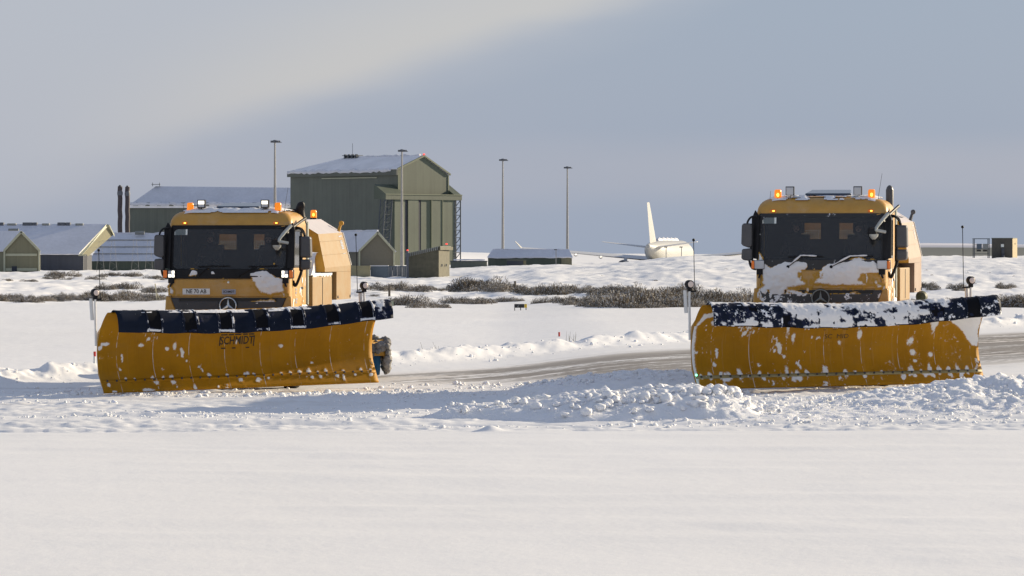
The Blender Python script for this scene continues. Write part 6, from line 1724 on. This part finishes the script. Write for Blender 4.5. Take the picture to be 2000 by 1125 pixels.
# steel frame with panels, and cabin, on the right
def right_side():
    Y = 560.0; a, b = at(1903, 502, Y), at(1932, 502, Y); zt = at(0, 467, Y).z; zb = gz(a.x, Y)
    root = empty('panel_rack', (a.x, Y, 0), 0, label='open steel frame holding dark panels beside the brown cabin', cat='rack'); w = b.x - a.x
    f = MB()
    for x in (0, w):
        for y in (0, 1.5): f.box(x - .05, x + .05, y - .05, y + .05, zb - .5, zt)
    f.box(-.1, w + .1, -.06, 1.56, zt, zt + .1)
    for z in (zb + .5, zb + 1.15, zb + 1.75): f.box(-.03, w + .03, -.03, .03, z, z + .06)
    f.build('frame', M['lattice'], root)
    for x in (.3, 1.15):
        MB().box(x, x + .7, -.1, -.05, zb + 1.2, zb + 1.9).build('panel', M['steel'] if x > 1 else M['tank_blue'], root); MB().box(x, x + .6, -.1, -.05, zb + .85, zb + 1.1).build('panel', M['ink'], root)
    a, b, c = at(1937, 502, Y), at(1977, 502, Y), at(1986, 502, Y + 4)
    root = empty('brown_cabin', (a.x, Y, 0), 0, label='dark brown portable cabin with one small window on the far right', cat='cabin'); w = b.x - a.x; zt = at(0, 466, Y).z; dx = c.x - b.x
    MB().add([(0, 0, zb - 1), (w, 0, zb - 1), (w, 0, zt), (0, 0, zt), (dx, 4, zb - 1), (w + dx, 4, zb - 1), (w + dx, 4, zt), (dx, 4, zt)], [(0, 1, 2, 3), (1, 5, 6, 2), (5, 4, 7, 6), (4, 0, 3, 7), (3, 2, 6, 7)]).build('wall', M['cabin'], root)
    MB().prism([(-.08, -.1, zt), (w + .08, -.1, zt), (w + dx + .08, 4.1, zt), (dx - .08, 4.1, zt)], (0, 0, .1)).build('roof', M['roof_sheet'], root)
    MB().prism([(w + .02, .05, zb), (w + dx + .02, 3.95, zb), (w + dx + .02, 3.95, zt), (w + .02, .05, zt)], (.03, 0, 0)).build('lit_end_wall', mat('sunlit_end_paint', (.34, .27, .15), .7), root)  # sandy colour paints sunlight onto the right face of the cabin
    wn_ = MB().box(1.25, 1.65, -.04, -.01, zb + 1.45, zb + 1.85).build('window', M['sticker'], root); MB().box(1.15, 1.75, -.2, -.01, zb + 1.95, zb + 2.0).build('hood', M['mast_head'], wn_)
    MB().box(w + dx * .5 + .06, w + dx * .5 + .1, 1.9, 2.1, zb + 1.8, zb + 2.0).build('vent', M['ink'], root)
    MB().lathe([(0, 0), (.25, 0), (.2, .35), (0, .4)], c=(1.5, -.6, zb), n=12).box(1.3, 1.7, -.3, -.05, zb, zb + 1.3).build('meter_box', M['navy_shade_wall'], root)
right_side()

# ------------------------------------------------------------------ small things on the snow
def stick(u, ytop, ybot, Y, lab, w=.05):
    a, b = at(u, ytop, Y), at(u, ybot, Y)
    o = empty('snow_marker', (a.x, Y, b.z - .15), 0, label=lab, cat='marker post', group='red topped snow marker posts'); h = a.z - b.z + .15
    MB().tube([(0, 0, 0), (.01, 0, h)], w, 10).build('post', M['white_paint'], o, smooth=True)
    MB().lathe([(w * 1.06, h * .72), (w * 1.06, h + .005), (0, h + .006)], c=(.01, 0, 0), n=10).build('red_band', M['red'], o, smooth=True)
stick(184, 687, 707, 98, 'red topped white marker post left of the left plough', .030)
stick(1091.5, 649, 672, 123, 'red topped white marker post on the snow between the two trucks', .028)
stick(1956, 619, 631, 150, 'red topped white marker post far right beyond the right plough', .030)
# runway sign with yellow end, half buried
q = at(1027, 614, 181); zb = gz(q.x, 181)
o = empty('runway_sign', (q.x - .25, 181, zb), R(0), label='small black and yellow airfield sign crusted with snow on low legs', cat='sign')
MB().box(-.26, .18, -.03, .03, .10, .27).build('black_board', mat('black_sign_board', (.02, .02, .02), .5, frost=.25, fscale=9), o, bevel=.01); MB().box(.185, .30, -.035, .03, .10, .27).build('yellow_board', M['yellow_board'], o, bevel=.01)
for x in (-.24, .02, .26): MB().tube([(x, 0, -.1), (x, 0, .1)], .02, 6).build('leg', M['black'], o)
# pale box sign by the left flap
q = at(767, 605, 200); zb = gz(q.x, 200)
o = empty('marker_box', (q.x, 200, zb), 0, label='small pale green box on the snow just right of the left plough flap', cat='box'); MB().box(-.09, .05, -.1, .1, -.1, .24).build('body', M['pale_box'], o, bevel=.01); MB().box(.052, .09, -.1, .1, -.1, .22).build('end_face', M['black'], o)
# leaning timber stake pair by the left cab
q = at(307, 590, 236); o = MB().tube([(0, 0, -.1), (-.12, 0, 1.0)], .035, 6).tube([(.0, 0, .45), (.22, 0, -.1)], .025, 6).build('leaning_stake', M['timber']); o.location = (q.x, 236, gz(q.x, 236)); tag(o, label='pale timber stake with a prop among bushes left of the left truck', cat='stake')
# fence posts with wire
for (u, yt, Y, lab) in ((760.5, 557, 262, 'weathered fence post just right of the left truck'), (1006, 549, 262, 'weathered fence post with sagging netting among the bushes')):
    q = at(u, yt, Y); zb = gz(q.x, Y); h = q.z - zb; o = empty('fence_post', (q.x, Y, zb), 0, label=lab, cat='fence post', group='old fence posts in the scrub')
    MB().tube([(0, 0, -.3), (.0, 0, h)], .075, 7).build('post', M['post'], o)
    wr = MB()
    for j in range(4): wr.tube([(-.02, .02, h * (.95 - .2 * j)), (-1.1, .5, h * (.72 - .17 * j)), (-2.3, 1.2, h * (.5 - .12 * j))], .008, 3)
    wr.build('wire', M['post'], o)

# ------------------------------------------------------------------ heath bushes
def bush_mesh(seed, wd, ht, n):
    r_ = np.random.default_rng(seed)
    V, Fc, mi = [], [], []
    lobes = [(r_.uniform(-wd * .5, wd * .5), r_.uniform(-wd * .3, wd * .3), r_.uniform(.55, 1.0)) for _ in range(6)]
    for k in range(n):
        lx, ly, lh = lobes[r_.integers(6)]
        a = r_.uniform(0, 6.283); q = r_.random() ** .55
        x = lx + wd * .30 * q * math.cos(a); y = ly + wd * .28 * q * math.sin(a)
        z = ht * lh * (1 - q * q * .75) * r_.uniform(.15, 1.0)
        ln = ht * r_.uniform(.08, .22); w = ht * r_.uniform(.012, .03)
        lean = r_.normal(0, .45, 2); d = np.array([lean[0] + math.cos(a) * q * .5, lean[1], 1.0]); d /= np.linalg.norm(d)
        t = r_.uniform(0, 3.14); s_ = np.array([math.cos(t), math.sin(t), .15]) * w
        b = np.array([x, y, z]); p = len(V)
        V += [b - s_, b + s_, b + d * ln + s_ * .5, b + d * ln - s_ * .5]; Fc.append((p, p + 1, p + 2, p + 3))
        mi.append(2 if r_.random() < .24 + .40 * (z > ht * .55) * (r_.random() < .5) else int(r_.random() < .4))
        if r_.random() < .05:        # snow held on a twig
            c = b + d * ln * .8; rr_ = ht * r_.uniform(.05, .12); p = len(V)
            V += [c + np.array([-rr_, 0, 0]), c + np.array([0, -rr_, rr_ * .3]), c + np.array([rr_, 0, 0]), c + np.array([0, rr_ * .5, rr_ * .6])]; Fc.append((p, p + 1, p + 2, p + 3)); mi.append(2)
    # sprawling woody limbs
    for k in range(14):
        lx, ly, lh = lobes[r_.integers(6)]; tip = np.array([lx + r_.normal(0, wd * .2), ly, ht * lh * r_.uniform(.7, 1.15)]); b = np.array([lx * .5, ly * .5, -.05]); w = np.array([.014, 0, 0]); p = len(V)
        V += [b - w * 2, b + w * 2, tip + w * .4, tip - w * .4]; Fc.append((p, p + 1, p + 2, p + 3)); mi.append(1)
    return np_mesh('heath_bush', np.array(V), np.array(Fc), [M['leaf_a'], M['leaf_b'], M['leaf_snow']], mi, smooth=False)
def leaf(name, c):
    m, t, b = new_mat(name)
    n = noise(t, 3.0, 4, .6)
    t.links.new(mixc(t, maprange(t, n, .3, .7), tuple(x * .75 for x in c), tuple(x * 1.25 for x in c)), b.inputs['Base Color']); b.inputs['Roughness'].default_value = .85
    return m
M['leaf_a'] = leaf('grey_brown_leaves', (.175, .13, .08)); M['leaf_b'] = leaf('dark_olive_leaves', (.10, .086, .058)); M['leaf_snow'] = mat('frosted_leaves', (.48, .47, .46), .8, var=.15)
BM = [bush_mesh(100 + i, w, h, n) for i, (w, h, n) in enumerate(((1.5, .55, 1900), (1.9, .48, 2000), (1.2, .45, 1500), (1.0, .30, 900), (2.3, .62, 2500), (1.3, .38, 1300)))]
rb_ = random.Random(12)
def bush(u, ypx, sc, kind, lab, grp):
    Yt = np.geomspace(140, 500, 260)              # the place on the terrain that shows at this height in the picture
    zt = G((u - 1000) * Yt / F, Yt, False)
    hit = np.nonzero(HOR + (CAMZ - zt) * F / Yt <= ypx)[0]
    k = hit[0] if len(hit) else 60
    Y = float(Yt[k]); x = (u - 1000) * Y / F
    o = bpy.data.objects.new('heath_bush', BM[kind]); COL.objects.link(o)
    o.location = (x, Y, float(zt[k]) - .05); o.rotation_euler = (0, 0, rb_.uniform(0, 6.28)); s_ = sc * rb_.uniform(.8, 1.2); o.scale = (s_, s_, s_ * rb_.uniform(.7, 1.3))
    tag(o, label=lab, cat='bush', group=grp)
def band(u0, u1, y0, y1, n, sc0, sc1, lab, kinds=(0, 1, 2, 4, 5)):
    n = max(3, int(n * .72))
    for k in range(n):
        u = u0 + (u1 - u0) * (k + rb_.uniform(-.3, 1.3)) / n; t = rb_.random()
        bush(u, y0 + (y1 - y0) * t, rb_.uniform(sc0, sc1), rb_.choice(kinds), 'twiggy heath bush ' + lab, 'heath bushes ' + lab)
band(-60, 130, 584, 591, 20, .55, .95, 'in the dense dark row at far left')
band(110, 200, 581, 590, 11, .6, 1.0, 'behind the left end of the left plough')
band(200, 330, 580, 590, 16, .65, 1.05, 'just left of the left cab, lower row')
band(190, 330, 562, 573, 13, .65, 1.05, 'just left of the left cab, middle row')
band(90, 150, 540, 547, 6, .8, 1.2, 'in the small upper clump before the long shed')
band(155, 330, 538, 547, 15, .7, 1.15, 'in the upper row before the low shed')
band(-20, 70, 546, 551, 5, .5, .8, 'in the thin upper clump at far left')
band(735, 835, 566, 572, 9, .85, 1.25, 'in the first upper clump right of the left truck')
band(850, 910, 568, 573, 8, .7, 1.05, 'below and right of the block building')
band(915, 1005, 565, 571, 12, 1.1, 1.5, 'in the tallest clump beside the leaning post')
band(1010, 1140, 570, 577, 15, .8, 1.15, 'right of the leaning post, upper row')
band(772, 812, 594, 598, 6, .7, 1.0, 'in the lower clump nearest the left flap')
band(815, 885, 597, 603, 9, .55, .85, 'in the lower row right of the left flap')
band(890, 950, 590, 595, 8, .55, .8, 'in the lower row beneath the tallest clump')
band(965, 1060, 588, 594, 9, .45, .75, 'in the lower row above the small airfield sign')
band(1110, 1235, 590, 601, 18, .7, 1.1, 'in the front clump below the aircraft wing')
band(1150, 1240, 572, 578, 9, .8, 1.15, 'in the back row below the aircraft')
band(1240, 1345, 576, 584, 14, .8, 1.2, 'in the back row left of the right plough')
band(1230, 1345, 593, 602, 17, .65, 1.0, 'in the front row left of the right plough')
band(1345, 1480, 588, 600, 20, .75, 1.15, 'behind the left end of the right plough')
band(1950, 2040, 596, 601, 9, .9, 1.25, 'in the dark clump at the far right edge', (0, 4))
band(1800, 1840, 563, 567, 4, .6, .85, 'in the small clump just right of the right hopper')
band(1845, 2020, 562, 572, 7, .4, .75, 'in the scattered row right of the right hopper')
band(1790, 2030, 525, 556, 14, .25, .45, 'dotting the snow slope before the brown cabin', (3, 5))
band(1760, 1900, 587, 598, 5, .4, .6, 'peeping over the flap of the right plough', (3, 5))
band(1110, 1440, 525, 560, 22, .18, .38, 'dotting the snow rise below the aircraft', (3, 5))
band(600, 770, 555, 600, 9, .4, .7, 'behind the hopper of the left truck')
# sparse dead grass along the bank
gm_ = []; gf = []
rg3 = np.random.default_rng(9)
for k in range(42):
    s_ = rg3.uniform(-5, 110); q_ = rg3.normal(-1.3, .5); bx = -11 + q_ * .888 + s_ * .46; by = 88 - q_ * .46 + s_ * .888; z = float(G(np.array([bx]), np.array([by]))[0])
    for j in range(rg3.integers(3, 16)):
        x, y = bx + rg3.normal(0, .12), by + rg3.normal(0, .12); h = rg3.uniform(.08, .32); d = rg3.normal(0, .08, 2); p = len(gm_)
        gm_ += [(x - .006, y, z - .02), (x + .006, y, z - .02), (x + d[0] + .002, y + d[1], z + h), (x + d[0] - .002, y + d[1], z + h)]; gf.append((p, p + 1, p + 2, p + 3))
tag(link('dead_grass', np_mesh('dead_grass', np.array(gm_), np.array(gf), [mat('frosted_grass', (.38, .35, .28), .9)])), kind='stuff', label='thin dead grass stalks poking through the ploughed bank')
